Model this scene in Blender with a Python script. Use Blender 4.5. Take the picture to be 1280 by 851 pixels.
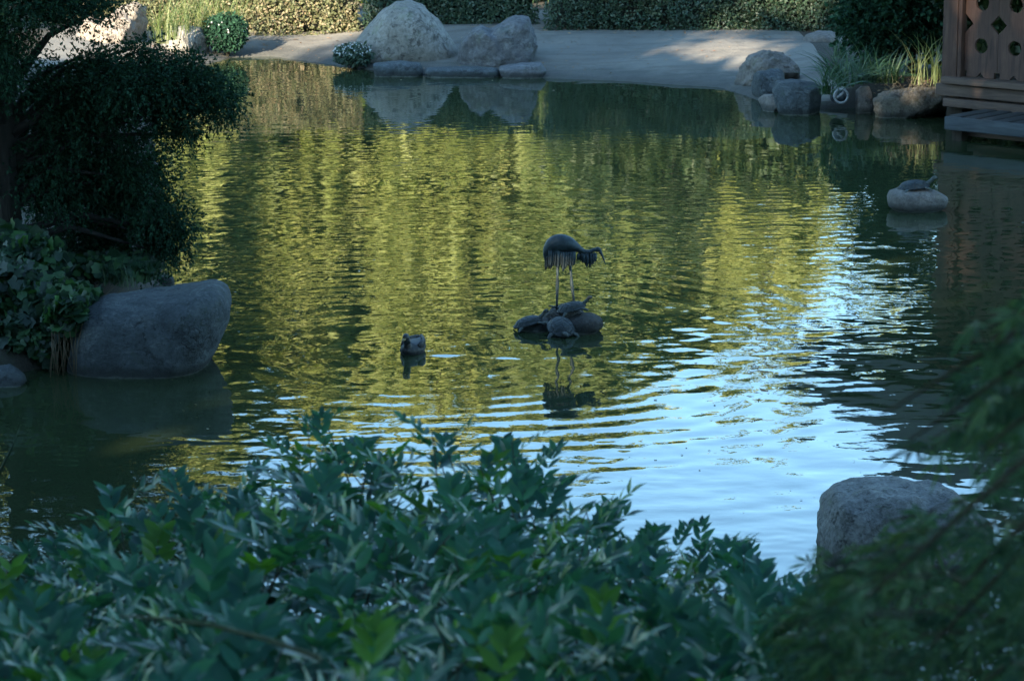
import bpy, bmesh, math
import numpy as np
from mathutils import Vector, Matrix, noise as mnoise
R = math.radians
rng = np.random.default_rng(11)
for o in list(bpy.data.objects): bpy.data.objects.remove(o)
scene = bpy.context.scene
col = scene.collection

# ------------------------------------------------------------------ camera
CAMH, PITCH, FPX = 4.0, R(12), 3500.0
cam = bpy.data.cameras.new('camera'); camo = bpy.data.objects.new('camera', cam); col.objects.link(camo)
camo.location = (0, 0, CAMH); camo.rotation_euler = (R(90) - PITCH, 0, 0)
cam.sensor_width = 36; cam.lens = FPX / 1280 * 36; cam.clip_start = .1; cam.clip_end = 3000
cam.dof.use_dof = True; cam.dof.focus_distance = 19.6; cam.dof.aperture_fstop = 9.0
scene.camera = camo
# ------------------------------------------------------------------ light
SUN_EL, SUN_AZ = R(23), R(30)       # light travels towards +Y, turned 30 deg to +X
w = bpy.data.worlds.new('World'); scene.world = w; w.use_nodes = True
nt = w.node_tree; bg = nt.nodes['Background']
sky = nt.nodes.new('ShaderNodeTexSky'); sky.sky_type = 'NISHITA'; sky.sun_disc = False
sky.sun_elevation = SUN_EL; sky.sun_rotation = R(180) + SUN_AZ
sky.air_density = 1.0; sky.dust_density = .3; sky.ozone_density = 2.0
tint = nt.nodes.new('ShaderNodeMix'); tint.data_type = 'RGBA'; tint.blend_type = 'MULTIPLY'; tint.inputs[0].default_value = 1; tint.inputs[7].default_value = (.8, 1.02, 1.04, 1)
nt.links.new(sky.outputs[0], tint.inputs[6]); nt.links.new(tint.outputs[2], bg.inputs[0]); bg.inputs[1].default_value = .13
sl = bpy.data.lights.new('sun', 'SUN'); sl.energy = 5.0; sl.angle = R(.53); sl.color = (1, .86, .66)
so = bpy.data.objects.new('sun', sl); col.objects.link(so)
sdir = Vector((math.sin(SUN_AZ) * math.cos(SUN_EL), math.cos(SUN_AZ) * math.cos(SUN_EL), -math.sin(SUN_EL)))
so.rotation_euler = sdir.to_track_quat('-Z', 'Y').to_euler()
scene.view_settings.view_transform = 'Standard'; scene.view_settings.look = 'None'
scene.view_settings.gamma = 1; scene.view_settings.use_curve_mapping = False
scene.view_settings.exposure = 2.35

# ------------------------------------------------------------------ helpers
def ray(px, py):
    x = (px - 640) / FPX; u = (425.5 - py) / FPX
    return np.array([x, math.cos(PITCH) + u * math.sin(PITCH), -math.sin(PITCH) + u * math.cos(PITCH)])
def at_z(px, py, z=0.):
    d = ray(px, py); t = (z - CAMH) / d[2]; return np.array([0, 0, CAMH]) + d * t
def at_y(px, py, Y):
    d = ray(px, py); t = Y / d[1]; return np.array([0, 0, CAMH]) + d * t
def tag(o, label=None, cat=None, group=None, kind=None):
    if label: o['label'] = label
    if cat: o['category'] = cat
    if group: o['group'] = group
    if kind: o['kind'] = kind
    return o
def empty(name, loc, label, cat, group=None, rz=0):
    o = bpy.data.objects.new(name, None); col.objects.link(o); o.location = [float(v) for v in loc]
    o.rotation_euler = (0, 0, rz); o.empty_display_size = .1
    return tag(o, label, cat, group)
def link(name, me, mat, parent=None, smooth=True, loc=None):
    o = bpy.data.objects.new(name, me); col.objects.link(o)
    if mat and not me.materials: me.materials.append(mat)
    if smooth: me.shade_smooth()
    if loc is not None: o.location = [float(v) for v in loc]
    if parent: o.parent = parent
    return o
def np_mesh(name, V, F, attr=None):
    """V (n,3), F (m,k) uniform faces or a list of such arrays"""
    if not isinstance(F, (list, tuple)): F = [F]
    V = np.asarray(V, dtype=np.float32)
    me = bpy.data.meshes.new(name)
    loops = np.concatenate([f.ravel() for f in F]).astype(np.int32)
    sizes = np.concatenate([np.full(len(f), f.shape[1], dtype=np.int32) for f in F])
    starts = np.concatenate([[0], np.cumsum(sizes)[:-1]]).astype(np.int32)
    me.vertices.add(len(V)); me.vertices.foreach_set('co', V.ravel())
    me.loops.add(len(loops)); me.loops.foreach_set('vertex_index', loops)
    me.polygons.add(len(sizes)); me.polygons.foreach_set('loop_start', starts)
    me.update(calc_edges=True)
    if attr is not None:
        for k, a in attr.items():
            at = me.attributes.new(k, 'FLOAT', 'POINT'); at.data.foreach_set('value', np.asarray(a, dtype=np.float32))
    me.validate()
    return me
def unit(v): return v / np.maximum(np.linalg.norm(v, axis=-1, keepdims=True), 1e-9)
def scatter(name, T, TF, P, D, N, S, mat, parent=None, origin=(0, 0, 0)):
    """copies of leaf template T (x = width, y = along, z = normal) at P, along D, facing N, size S"""
    P = np.asarray(P); n = len(P); D = unit(np.asarray(D, float)); N = np.asarray(N, float)
    W = unit(np.cross(D, N)); N = unit(np.cross(W, D)); S = np.broadcast_to(np.asarray(S, float), (n,))
    V = P[:, None, :] + S[:, None, None] * (T[None, :, 0:1] * W[:, None] + T[None, :, 1:2] * D[:, None] + T[None, :, 2:3] * N[:, None])
    V = V.reshape(-1, 3) - np.asarray(origin, float)
    k = len(T); F = [(np.arange(n)[:, None, None] * k + tf[None]).reshape(-1, tf.shape[1]) for tf in TF]
    rnd = np.repeat(rng.random(n), k)
    me = np_mesh(name, V, F, {'rnd': rnd})
    return link(name, me, mat, parent, smooth=False)
LEAF = (np.array([[0, 0, 0], [-.28, .35, .05], [.28, .35, .05], [0, 1, -.06], [0, .4, 0]], float),
        [np.array([[0, 4, 1], [1, 4, 3], [0, 2, 4], [2, 3, 4]])])
LEAFLET = (np.array([[0, 0, 0], [-.14, .2, .03], [.14, .2, .03], [-.18, .5, .05], [.18, .5, .05], [-.09, .8, .0], [.09, .8, .0], [0, 1.02, -.06],
                     [0, .25, 0], [0, .55, .01], [0, .82, -.02]], float),
           [np.array([[0, 8, 1], [0, 2, 8], [5, 10, 7], [6, 7, 10]]), np.array([[1, 8, 9, 3], [3, 9, 10, 5], [2, 4, 9, 8], [4, 6, 10, 9]])])
BLADE = (np.array([[-.012, 0, 0], [.012, 0, 0], [-.012, .35, .03], [.012, .35, .03], [-.009, .7, -.05], [.009, .7, -.05], [0, 1, -.22]], float),
         [np.array([[0, 1, 3, 2], [2, 3, 5, 4]]), np.array([[4, 5, 6]])])
CARD = (np.array([[0, 0, 0], [-.32, .45, .06], [.32, .4, -.04], [0, 1, 0]], float), [np.array([[0, 2, 3], [0, 3, 1]])])
def lobed():
    V = [[0, 0, 0]]; F = []
    for i, a in enumerate((-70, -38, 0, 38, 70, 105, -105)):
        L = (.75, .95, 1.1, .95, .75, .45, .45)[i]; c, s = math.sin(R(a)), math.cos(R(a)); k = len(V)
        V += [[c * L * .5 - s * .06, s * L * .5 + c * .06, .02], [c * L * .5 + s * .06, s * L * .5 - c * .06, .02], [c * L, s * L, -.12]]
        F += [[0, k + 1, k + 2], [0, k + 2, k]]
    return np.array(V, float), [np.array(F)]
LOBED = lobed()
def ivy_t():
    V = [[0, .35, 0]]; ang = np.linspace(-170, 170, 15)
    rr = [.35, .52, .5, .42, .5, .62, .5, .68, .5, .62, .5, .42, .5, .52, .35]
    for a, r in zip(ang, rr): V.append([math.sin(R(a)) * r, .35 + math.cos(R(a)) * r, .04 * math.cos(R(3 * a))])
    F = [[0, i + 1, i + 2] for i in range(14)]
    return np.array(V, float), [np.array(F)]
IVY = ivy_t()

def tube_vf(pts, rad, seg=8, flat=1.0, off=0):
    pts = np.asarray(pts, float); n = len(pts); rad = np.broadcast_to(np.asarray(rad, float), (n,)) if np.ndim(rad) < 2 else np.asarray(rad, float)
    t = unit(np.gradient(pts, axis=0)); ref = np.array([0, 0, 1.]) if abs(t[0][2]) < .8 else np.array([0, 1., 0])
    V = []
    for i in range(n):
        a = unit(np.cross(t[i], ref)); b = np.cross(a, t[i])
        ra, rb = (rad[i], rad[i] * flat) if rad.ndim == 1 else rad[i]
        for k in range(seg):
            th = 2 * math.pi * k / seg
            V.append(pts[i] + a * math.cos(th) * ra + b * math.sin(th) * rb)
    V.append(pts[0]); V.append(pts[-1])
    Q = [[off + i * seg + k, off + i * seg + (k + 1) % seg, off + (i + 1) * seg + (k + 1) % seg, off + (i + 1) * seg + k] for i in range(n - 1) for k in range(seg)]
    Tt = [[off + n * seg, off + (k + 1) % seg, off + k] for k in range(seg)] + [[off + n * seg + 1, off + (n - 1) * seg + k, off + (n - 1) * seg + (k + 1) % seg] for k in range(seg)]
    return V, Q, Tt
class MB:
    def __init__(s): s.V = []; s.Q = []; s.T = []
    def tube(s, pts, rad, seg=8, flat=1.0):
        V, Q, T = tube_vf(pts, rad, seg, flat, len(s.V)); s.V += V; s.Q += Q; s.T += T; return s
    def ell(s, c, r, seg=16, rings=10, rot=None):
        k = len(s.V); P = []
        for i in range(1, rings):
            ph = math.pi * i / rings
            for j in range(seg):
                th = 2 * math.pi * j / seg; P.append([math.sin(ph) * math.cos(th), math.sin(ph) * math.sin(th), math.cos(ph)])
        P += [[0, 0, 1], [0, 0, -1]]; P = np.array(P) * r
        if rot is not None: P = P @ np.array(rot).T
        s.V += list(P + c); m = rings - 1
        s.Q += [[k + i * seg + j, k + (i + 1) * seg + j, k + (i + 1) * seg + (j + 1) % seg, k + i * seg + (j + 1) % seg] for i in range(m - 1) for j in range(seg)]
        s.T += [[k + m * seg, k + j, k + (j + 1) % seg] for j in range(seg)] + [[k + m * seg + 1, k + (m - 1) * seg + (j + 1) % seg, k + (m - 1) * seg + j] for j in range(seg)]
        return s
    def box(s, c, size, ax=None):
        """c centre; ax 3x3 rows = axes"""
        k = len(s.V); ax = np.eye(3) if ax is None else np.asarray(ax, float)
        for x in (-.5, .5):
            for y in (-.5, .5):
                for z in (-.5, .5): s.V.append(np.asarray(c, float) + x * size[0] * ax[0] + y * size[1] * ax[1] + z * size[2] * ax[2])
        s.Q += [[k + a for a in q] for q in ((0, 1, 3, 2), (4, 6, 7, 5), (0, 4, 5, 1), (2, 3, 7, 6), (0, 2, 6, 4), (1, 5, 7, 3))]
        return s
    def build(s, name, mat, parent=None, smooth=True, remesh=None, origin=None, bevel=None, sub=0):
        V = np.array(s.V, float)
        if origin is not None: V = V - np.asarray(origin)
        F = []
        if s.Q: F.append(np.array(s.Q))
        if s.T: F.append(np.array(s.T))
        me = np_mesh(name, V, F)
        bm = bmesh.new(); bm.from_mesh(me); bmesh.ops.recalc_face_normals(bm, faces=bm.faces); bm.to_mesh(me); bm.free()
        o = link(name, me, mat, parent, smooth)
        if origin is not None and parent is None: o.location = [float(v) for v in origin]
        if remesh:
            m = o.modifiers.new('r', 'REMESH'); m.mode = 'VOXEL'; m.voxel_size = remesh; m.use_smooth_shade = True
            m2 = o.modifiers.new('s', 'SMOOTH'); m2.iterations = 4; m2.factor = .5
        if bevel:
            m = o.modifiers.new('b', 'BEVEL'); m.width = bevel; m.segments = 2
        return o

# ------------------------------------------------------------------ materials
class NT:
    def __init__(s, name):
        s.m = bpy.data.materials.new(name); s.m.use_nodes = True; s.t = s.m.node_tree; s.b = s.t.nodes['Principled BSDF']
        s.out = s.t.nodes['Material Output']; s.co = s.n('ShaderNodeTexCoord').outputs['Object']; s.geo = s.n('ShaderNodeNewGeometry').outputs['Position']
    def n(s, ty, **k):
        x = s.t.nodes.new(ty)
        for a, v in k.items(): setattr(x, a, v)
        return x
    def put(s, sock, v):
        if isinstance(v, bpy.types.NodeSocket): s.t.links.new(v, sock)
        elif isinstance(v, (tuple, list)) and len(v) == 3 and sock.type == 'RGBA': sock.default_value = (*v, 1)
        else: sock.default_value = v
    def noise(s, scale, detail=6, rough=.6, vec=None, dist=0, out=0):
        x = s.n('ShaderNodeTexNoise'); s.put(x.inputs['Vector'], vec if vec is not None else s.co)
        x.inputs['Scale'].default_value = scale; x.inputs['Detail'].default_value = detail; x.inputs['Roughness'].default_value = rough; x.inputs['Distortion'].default_value = dist
        return x.outputs[out]
    def vor(s, scale, vec=None, feature='F1'):
        x = s.n('ShaderNodeTexVoronoi', feature=feature); s.put(x.inputs['Vector'], vec if vec is not None else s.co); x.inputs['Scale'].default_value = scale
        return x.outputs['Distance']
    def ramp(s, fac, stops):
        x = s.n('ShaderNodeValToRGB'); s.put(x.inputs[0], fac); e = x.color_ramp.elements
        while len(e) < len(stops): e.new(.5)
        for k, (p, c) in enumerate(stops):
            e[k].position = p; e[k].color = (*c, 1) if isinstance(c, tuple) else (c, c, c, 1)
        return x.outputs[0]
    def mix(s, f, a, b, bt='MIX'):
        x = s.n('ShaderNodeMix', data_type='RGBA', blend_type=bt); s.put(x.inputs[0], f); s.put(x.inputs[6], a); s.put(x.inputs[7], b); return x.outputs[2]
    def math(s, op, a, b=0.):
        x = s.n('ShaderNodeMath', operation=op); s.put(x.inputs[0], a); s.put(x.inputs[1], b); return x.outputs[0]
    def scale(s, vec, v):
        x = s.n('ShaderNodeMapping'); s.put(x.inputs[0], vec); x.inputs['Scale'].default_value = v; return x.outputs[0]
    def sep(s, vec):
        x = s.n('ShaderNodeSeparateXYZ'); s.put(x.inputs[0], vec); return x.outputs
    def bump(s, h, strength=.5, dist=.01, normal=None):
        x = s.n('ShaderNodeBump'); s.put(x.inputs['Height'], h); x.inputs['Strength'].default_value = strength; x.inputs['Distance'].default_value = dist
        if normal is not None: s.put(x.inputs['Normal'], normal)
        return x.outputs[0]
    def fin(s, colr, rough=.8, normal=None, spec=.5):
        s.put(s.b.inputs['Base Color'], colr); s.put(s.b.inputs['Roughness'], rough); s.put(s.b.inputs['Specular IOR Level'], spec)
        if normal is not None: s.put(s.b.inputs['Normal'], normal)
        return s.m
def m_rock(name, c1, c2, c3, sc=6., spots=.0, bump=.5, wet=True, streak=False):
    c1, c2, c3 = [tuple(v * .66 for v in c) for c in (c1, c2, c3)]
    s = NT(name); n1 = s.noise(sc, 8, .65); n2 = s.noise(sc * 7, 6, .7); n3 = s.noise(sc * .5, 4, .5, dist=1.5)
    c = s.ramp(n1, [(.3, c1), (.52, c2), (.72, c3)])
    c = s.mix(s.ramp(n2, [(.42, 0.), (.62, .55)]), c, tuple(v * .5 for v in c1))
    c = s.mix(s.ramp(n3, [(.5, 0.), (.66, .45)]), c, tuple(v * .62 for v in c2))
    if spots:
        v = s.noise(sc * 4.2, 3, .6, dist=.6); c = s.mix(s.ramp(v, [(.62 - spots * .1, 0.), (.66, .8)]), c, tuple(x * .3 for x in c1))
    fl = s.vor(sc * 9); c = s.mix(s.ramp(fl, [(.06, .5), (.12, 0.)]), c, (.26, .27, .25))
    if streak:
        v = s.noise(3.5, 8, .75, vec=s.scale(s.co, (1.0, 1.0, 3.0)), dist=2.2)
        c = s.mix(s.ramp(v, [(.56, 0.), (.6, .35), (.66, .1)]), c, tuple(min(1, x * 1.5) for x in c3))
    if wet:
        z = s.sep(s.geo)[2]
        zz = s.math('ADD', z, s.math('MULTIPLY', s.math('SUBTRACT', n1, .5), .06))
        c = s.mix(s.ramp(zz, [(.03, .8), (.06, .55), (.085, 0.)]), c, (.014, .017, .013))
        c = s.mix(s.ramp(zz, [(.004, .6), (.012, 0.)]), c, (.12, .13, .11))
    wv = s.n('ShaderNodeVectorMath', operation='ADD'); s.put(wv.inputs[0], s.co); s.put(wv.inputs[1], s.noise(sc * .8, 5, .7, out=1))
    ck = s.ramp(s.vor(sc * .55, vec=wv.outputs[0], feature='DISTANCE_TO_EDGE'), [(0., 0.), (.035, 1.)])
    brk = s.ramp(s.noise(sc * .6, 3, .5), [(.48, 1.), (.6, 0.)])
    ck = s.math('MAXIMUM', ck, brk); c = s.mix(s.math('MULTIPLY', s.math('SUBTRACT', 1., ck), .55), c, tuple(v * .3 for v in c1))
    moss = s.ramp(s.noise(sc * 1.6, 7, .7, dist=.5), [(.57, 0.), (.68, .5)]); c = s.mix(moss, c, (c2[0] * .55, c2[1] * .7, c2[2] * .42))
    pit = s.ramp(s.noise(sc * 11, 3, .6), [(.3, 0.), (.42, 1.)]); c = s.mix(s.math('MULTIPLY', s.math('SUBTRACT', 1., pit), .5), c, tuple(v * .35 for v in c1))
    h = s.math('ADD', s.math('ADD', n1, s.math('MULTIPLY', n2, .5)), s.math('ADD', s.math('MULTIPLY', ck, .5), s.math('MULTIPLY', pit, .15)))
    return s.fin(c, .85, s.bump(h, bump * 1.3, .035))
def m_leaf(name, c1, c2, c3=None, rough=.5, trans=.25, spec=.5, sc=2.):
    s = NT(name); a = s.n('ShaderNodeAttribute', attribute_name='rnd').outputs['Fac']; n = s.noise(sc, 4, .6)
    f = s.math('ADD', s.math('MULTIPLY', a, .6), s.math('MULTIPLY', n, .45))
    c = s.ramp(f, [(.15, c1), (.55, c2), (.85, c3 or c2)])
    s.fin(c, rough, None, spec)
    tr = s.n('ShaderNodeBsdfTranslucent'); s.put(tr.inputs[0], s.mix(1., c, (1.1, 1.25, .5), 'MULTIPLY'))
    mx = s.n('ShaderNodeMixShader'); mx.inputs[0].default_value = trans
    s.t.links.new(s.b.outputs[0], mx.inputs[1]); s.t.links.new(tr.outputs[0], mx.inputs[2]); s.t.links.new(mx.outputs[0], s.out.inputs[0])
    return s.m
def m_bark(name, c1, c2, sc=14.):
    s = NT(name); v = s.noise(sc, 8, .7, vec=s.scale(s.co, (1, 1, .22)), dist=.8)
    return s.fin(s.ramp(v, [(.35, c1), (.65, c2)]), .9, s.bump(v, .9, .02))
def m_wood(name, c1, c2, c3, axis=2, sc=9.):
    s = NT(name); k = [1, 1, 1]; k[axis] = .08
    v = s.noise(sc * 2.2, 8, .7, vec=s.scale(s.co, tuple(k)), dist=.7); n = s.noise(1.6, 5, .6); f = s.noise(40, 3, .6, vec=s.scale(s.co, tuple(k)))
    c = s.ramp(v, [(.3, c1), (.5, c2), (.72, c3)]); c = s.mix(s.ramp(n, [(.4, 0.), (.7, .6)]), c, tuple(x * .45 for x in c2))
    c = s.mix(s.ramp(f, [(.3, .5), (.45, 0.)]), c, tuple(x * .3 for x in c1))
    return s.fin(c, .78, s.bump(s.math('ADD', v, s.math('MULTIPLY', f, .5)), .6, .01))

def mk_water():
    s = NT('pond_water'); p = s.geo
    n1 = s.noise(9., 3, .55, vec=s.scale(p, (.8, 1., 1.))); n2 = s.noise(3.3, 2, .5, vec=s.scale(p, (1., 1., 1.)))
    patch = s.ramp(s.noise(.55, 3, .6, vec=p), [(.38, .25), (.62, 1.)])
    h = s.math('MULTIPLY', s.math('ADD', s.math('MULTIPLY', n1, .35), s.math('MULTIPLY', n2, .5)), patch)
    s.b.inputs['IOR'].default_value = 1.46
    m = s.fin(s.ramp(s.noise(.35, 4, .6, vec=p), [(.35, (.019, .03, .014)), (.7, (.028, .04, .017))]), .012, s.bump(h, 1., .0022), .5)
    return m
M = {}
M['water'] = mk_water()
def mk_sand():
    s = NT('sand'); p = s.geo; n = s.noise(1.2, 5, .6, vec=p); g = s.noise(70, 4, .7, vec=p); l = s.noise(2.5, 6, .6, vec=s.scale(p, (.25, 1.6, 1)))
    c = s.ramp(n, [(.3, (.15, .142, .118)), (.7, (.215, .203, .168))]); c = s.mix(s.ramp(g, [(.35, .5), (.6, 0.)]), c, (.17, .15, .13))
    c = s.mix(s.ramp(l, [(.50, 0.), (.62, .5)]), c, (.1, .092, .078)); dm = s.noise(.9, 6, .7, vec=p, dist=1.); c = s.mix(s.ramp(dm, [(.52, 0.), (.64, .4)]), c, (.09, .085, .068))
    pb = s.vor(13, vec=p); c = s.mix(s.ramp(pb, [(.1, .6), (.16, 0.)]), c, (.2, .18, .16))
    z = s.math('ADD', s.sep(p)[2], s.math('MULTIPLY', s.math('SUBTRACT', s.noise(3., 5, .65, vec=p), .5), .16))
    c = s.mix(s.ramp(z, [(.03, .85), (.075, .6), (.12, 0.)]), c, (.055, .056, .048))
    return s.fin(c, .92, s.bump(s.math('ADD', s.math('ADD', g, s.math('MULTIPLY', s.noise(5., 4, .6, vec=p), 2.)), s.math('MULTIPLY', l, 2.)), .8, .035))
M['sand'] = mk_sand()
def mk_soil():
    s = NT('soil'); p = s.geo; n = s.noise(2.2, 7, .65, vec=p); g = s.noise(35, 5, .7, vec=p)
    c = s.ramp(n, [(.3, (.018, .016, .010)), (.55, (.035, .03, .02)), (.75, (.022, .032, .012))]); c = s.mix(s.ramp(g, [(.5, 0.), (.7, .5)]), c, (.06, .05, .03))
    return s.fin(c, .95, s.bump(s.math('ADD', g, n), .8, .04))
M['soil'] = mk_soil()
M['rock_pale'] = m_rock('rock_pale', (.235, .215, .18), (.36, .335, .285), (.45, .42, .36), 2.6, spots=.8)
M['rock_warm'] = m_rock('rock_warm', (.26, .2, .15), (.4, .34, .27), (.5, .45, .38), 3., spots=.4, wet=False, bump=.8)
M['rock_grey'] = m_rock('rock_grey', (.11, .11, .115), (.17, .172, .175), (.25, .25, .24), 3.5, streak=True)
M['rock_blue'] = m_rock('rock_blue', (.045, .058, .063), (.098, .12, .126), (.18, .205, .2), 4.5, bump=.9, streak=True)
M['rock_speck'] = m_rock('rock_speck', (.2, .2, .19), (.33, .33, .31), (.45, .44, .41), 5., spots=.9, bump=.7)
M['rock_tan'] = m_rock('rock_tan', (.15, .13, .11), (.24, .21, .18), (.33, .3, .26), 5.)
M['rock_dark'] = m_rock('rock_dark', (.03, .026, .02), (.06, .052, .04), (.11, .096, .075), 8., spots=.5, bump=.9)
M['stone_wall'] = m_rock('stone_wall', (.17, .14, .1), (.27, .24, .19), (.36, .33, .27), 7., bump=.9)
M['wood'] = m_wood('weathered_brown_wood', (.032, .015, .011), (.07, .034, .024), (.115, .063, .044))
M['wood_h'] = m_wood('weathered_rail_wood', (.036, .019, .014), (.078, .046, .032), (.13, .084, .06), axis=0)
M['wood_grey'] = m_wood('grey_deck_wood', (.017, .022, .025), (.034, .043, .05), (.062, .073, .08), axis=0)
M['wood_dark'] = m_wood('dark_wood', (.02, .016, .013), (.035, .028, .022), (.05, .04, .03))
M['wood_dark'].node_tree.nodes['Principled BSDF'].inputs['Specular IOR Level'].default_value = .08
M['roof'] = m_wood('roof_shingle', (.018, .017, .016), (.035, .032, .03), (.05, .047, .042), sc=5.)
M['bark'] = m_bark('bark', (.010, .009, .007), (.028, .024, .02))
M['twig'] = m_bark('twig', (.03, .03, .018), (.07, .06, .035))
M['greenstem'] = m_bark('green_stem', (.05, .07, .03), (.1, .12, .06))
M['evergreen'] = m_leaf('evergreen_leaf', (.009, .024, .015), (.018, .05, .03), (.03, .08, .042), .85, .15, .08)
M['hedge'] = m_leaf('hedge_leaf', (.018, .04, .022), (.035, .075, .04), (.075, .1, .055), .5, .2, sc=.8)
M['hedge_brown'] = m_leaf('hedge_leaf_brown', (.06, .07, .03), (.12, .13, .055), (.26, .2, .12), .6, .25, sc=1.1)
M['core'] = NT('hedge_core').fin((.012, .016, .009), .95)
M['shrub'] = m_leaf('glossy_shrub_leaf', (.018, .08, .066), (.038, .15, .115), (.06, .2, .11), .42, .28, .4, sc=1.5)
M['shrub_young'] = m_leaf('young_shrub_leaf', (.05, .15, .03), (.08, .2, .035), (.1, .24, .05), .4, .35, .5)
M['maple'] = m_leaf('maple_leaf', (.03, .08, .058), (.06, .135, .09), (.11, .18, .105), .5, .35, .3)
M['ivy'] = m_leaf('ivy_leaf', (.01, .026, .014), (.02, .055, .026), (.045, .12, .035), .5, .25, .4)
M['grass'] = m_leaf('grass_blade', (.015, .042, .02), (.032, .085, .035), (.08, .13, .05), .55, .25)
M['grass_pale'] = m_leaf('pale_grass_blade', (.09, .13, .04), (.16, .2, .07), (.26, .25, .12), .55, .35)
M['straw'] = m_leaf('straw', (.1, .07, .04), (.18, .14, .08), (.28, .22, .14), .8, .1)
M['litter'] = m_leaf('litter', (.12, .06, .03), (.25, .13, .06), (.38, .24, .12), .8, .1)
M['flower'] = m_leaf('white_flower', (.4, .4, .38), (.5, .5, .48), (.6, .6, .6), .6, .2)
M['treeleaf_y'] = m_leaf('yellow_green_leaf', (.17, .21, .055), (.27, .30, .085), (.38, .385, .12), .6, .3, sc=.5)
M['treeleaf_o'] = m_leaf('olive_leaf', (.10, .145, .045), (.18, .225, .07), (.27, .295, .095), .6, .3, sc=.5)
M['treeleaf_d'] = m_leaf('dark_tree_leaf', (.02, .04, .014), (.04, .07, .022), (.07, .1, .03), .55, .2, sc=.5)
def mk_bronze():
    s = NT('dark_bronze'); n = s.noise(25, 6, .65); c = s.ramp(n, [(.35, (.016, .026, .03)), (.6, (.034, .052, .058)), (.8, (.065, .1, .1))])
    s.b.inputs['Metallic'].default_value = .35
    return s.fin(c, .55, s.bump(s.noise(60, 4, .6), .4, .004))
M['bronze'] = mk_bronze()
def mk_shell():
    s = NT('turtle_shell'); v = s.vor(17, feature='DISTANCE_TO_EDGE'); n = s.noise(30, 5, .6)
    c = s.ramp(n, [(.35, (.010, .014, .014)), (.7, (.034, .042, .04))]); c = s.mix(s.ramp(v, [(.03, .8), (.09, 0.)]), c, (.015, .018, .018))
    return s.fin(c, .55, s.bump(s.ramp(v, [(0., 0.), (.12, 1.)]), .9, .006), .3)
M['shell'] = mk_shell()
M['turtle'] = (lambda s: s.fin(s.ramp(s.noise(40, 4, .6), [(.4, (.02, .026, .022)), (.7, (.05, .06, .045))]), .6))(NT('turtle_skin'))
M['duck'] = (lambda s: s.fin(s.ramp(s.noise(38, 5, .7, vec=s.scale(s.co, (1, .5, 1))), [(.42, (.005, .006, .007)), (.54, (.018, .017, .015)), (.68, (.075, .06, .045))]), .6, s.bump(s.noise(60, 3), .4, .003)))(NT('duck_plumage'))
M['duckhead'] = (lambda s: s.fin(s.ramp(s.noise(60, 4, .7), [(.4, (.01, .014, .015)), (.7, (.025, .03, .028))]), .5))(NT('duck_head'))
M['bill'] = NT('duck_bill').fin((.16, .11, .03), .4)
M['pipe'] = (lambda s: s.fin(s.ramp(s.noise(30, 4), [(.4, (.14, .15, .155)), (.7, (.3, .3, .29))]), .5))(NT('pale_pipe'))
M['pipehole'] = NT('pipe_inside').fin((.02, .03, .04), .3)

# ------------------------------------------------------------------ terrain and pond
shore_px = [(200, 362), (205, 300), (198, 240), (190, 180), (200, 120), (230, 88), (290, 72), (340, 71), (420, 82), (480, 90), (570, 95), (680, 98), (780, 102), (900, 110), (935, 121), (965, 134), (1030, 137), (1090, 135), (1185, 139)]
poly = [tuple(at_z(*p)[:2]) for p in shore_px]
poly += [(6.2, 31.2), (9, 30.5), (13, 28), (14, 20), (10, 14), (5, 11.6), (2, 11.2), (0, 10.9), (-3, 11), (-6, 12), (-8, 14.5), (-7, 17.3), (-4.2, 17.7), (-3.3, 17.75), (-2.9, 18.1), (-2.7, 19.4)]
poly = np.array(poly)
def sdist(X, Y):
    d2 = np.full(X.shape, 1e9); ins = np.zeros(X.shape, bool); n = len(poly)
    for i in range(n):
        ax, ay = poly[i]; bx, by = poly[(i + 1) % n]; ex, ey = bx - ax, by - ay
        t = np.clip(((X - ax) * ex + (Y - ay) * ey) / (ex * ex + ey * ey), 0, 1)
        d2 = np.minimum(d2, (X - ax - t * ex) ** 2 + (Y - ay - t * ey) ** 2)
        c = ((ay > Y) != (by > Y)) & (X < (bx - ax) * (Y - ay) / ((by - ay) if abs(by - ay) > 1e-9 else 1e-9) + ax); ins ^= c
    d = np.sqrt(d2); return np.where(ins, -d, d)
def fbm(X, Y, s, seed, octs=3):
    r = np.random.default_rng(seed); out = np.zeros(X.shape); a = 1.
    for o in range(octs):
        for k in range(5):
            th = r.random() * 6.28; kk = s * 2 ** o * (.7 + .6 * r.random()); out += a * np.sin(kk * (X * math.cos(th) + Y * math.sin(th)) + r.random() * 6.28) / 5
        a *= .5
    return out
def sstep(a, b, x): t = np.clip((x - a) / (b - a), 0, 1); return t * t * (3 - 2 * t)
def terr(X, Y):
    X = np.asarray(X, float); Y = np.asarray(Y, float); d = sdist(X, Y)
    near = 1 - sstep(11.5, 15.5, Y); left = sstep(-2.0, -3.0, X) * (1 - near) * (1 - sstep(30, 35, Y)); right = sstep(3.3, 4.3, X) * (1 - near) * (1 - left)
    far = np.clip(1 - near - left - right, 0, 1)
    dd = np.maximum(d, 0)
    z = near * np.minimum(.3 * dd, 2.35) + left * np.minimum(.04 + .55 * dd, .12 + .13 * dd + .25) .clip(0, .75) + far * (np.minimum(.03 + .11 * dd, .3) * sstep(0, .08, dd)) + right * np.minimum(.8 * dd, .28)
    z = np.where(d > 0, z + .025 * fbm(X, Y, 3., 5) * np.minimum(dd * 2, 1) * (1 - .5 * far), -.5 * sstep(0, .6, -d) - .02)
    return z
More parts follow.
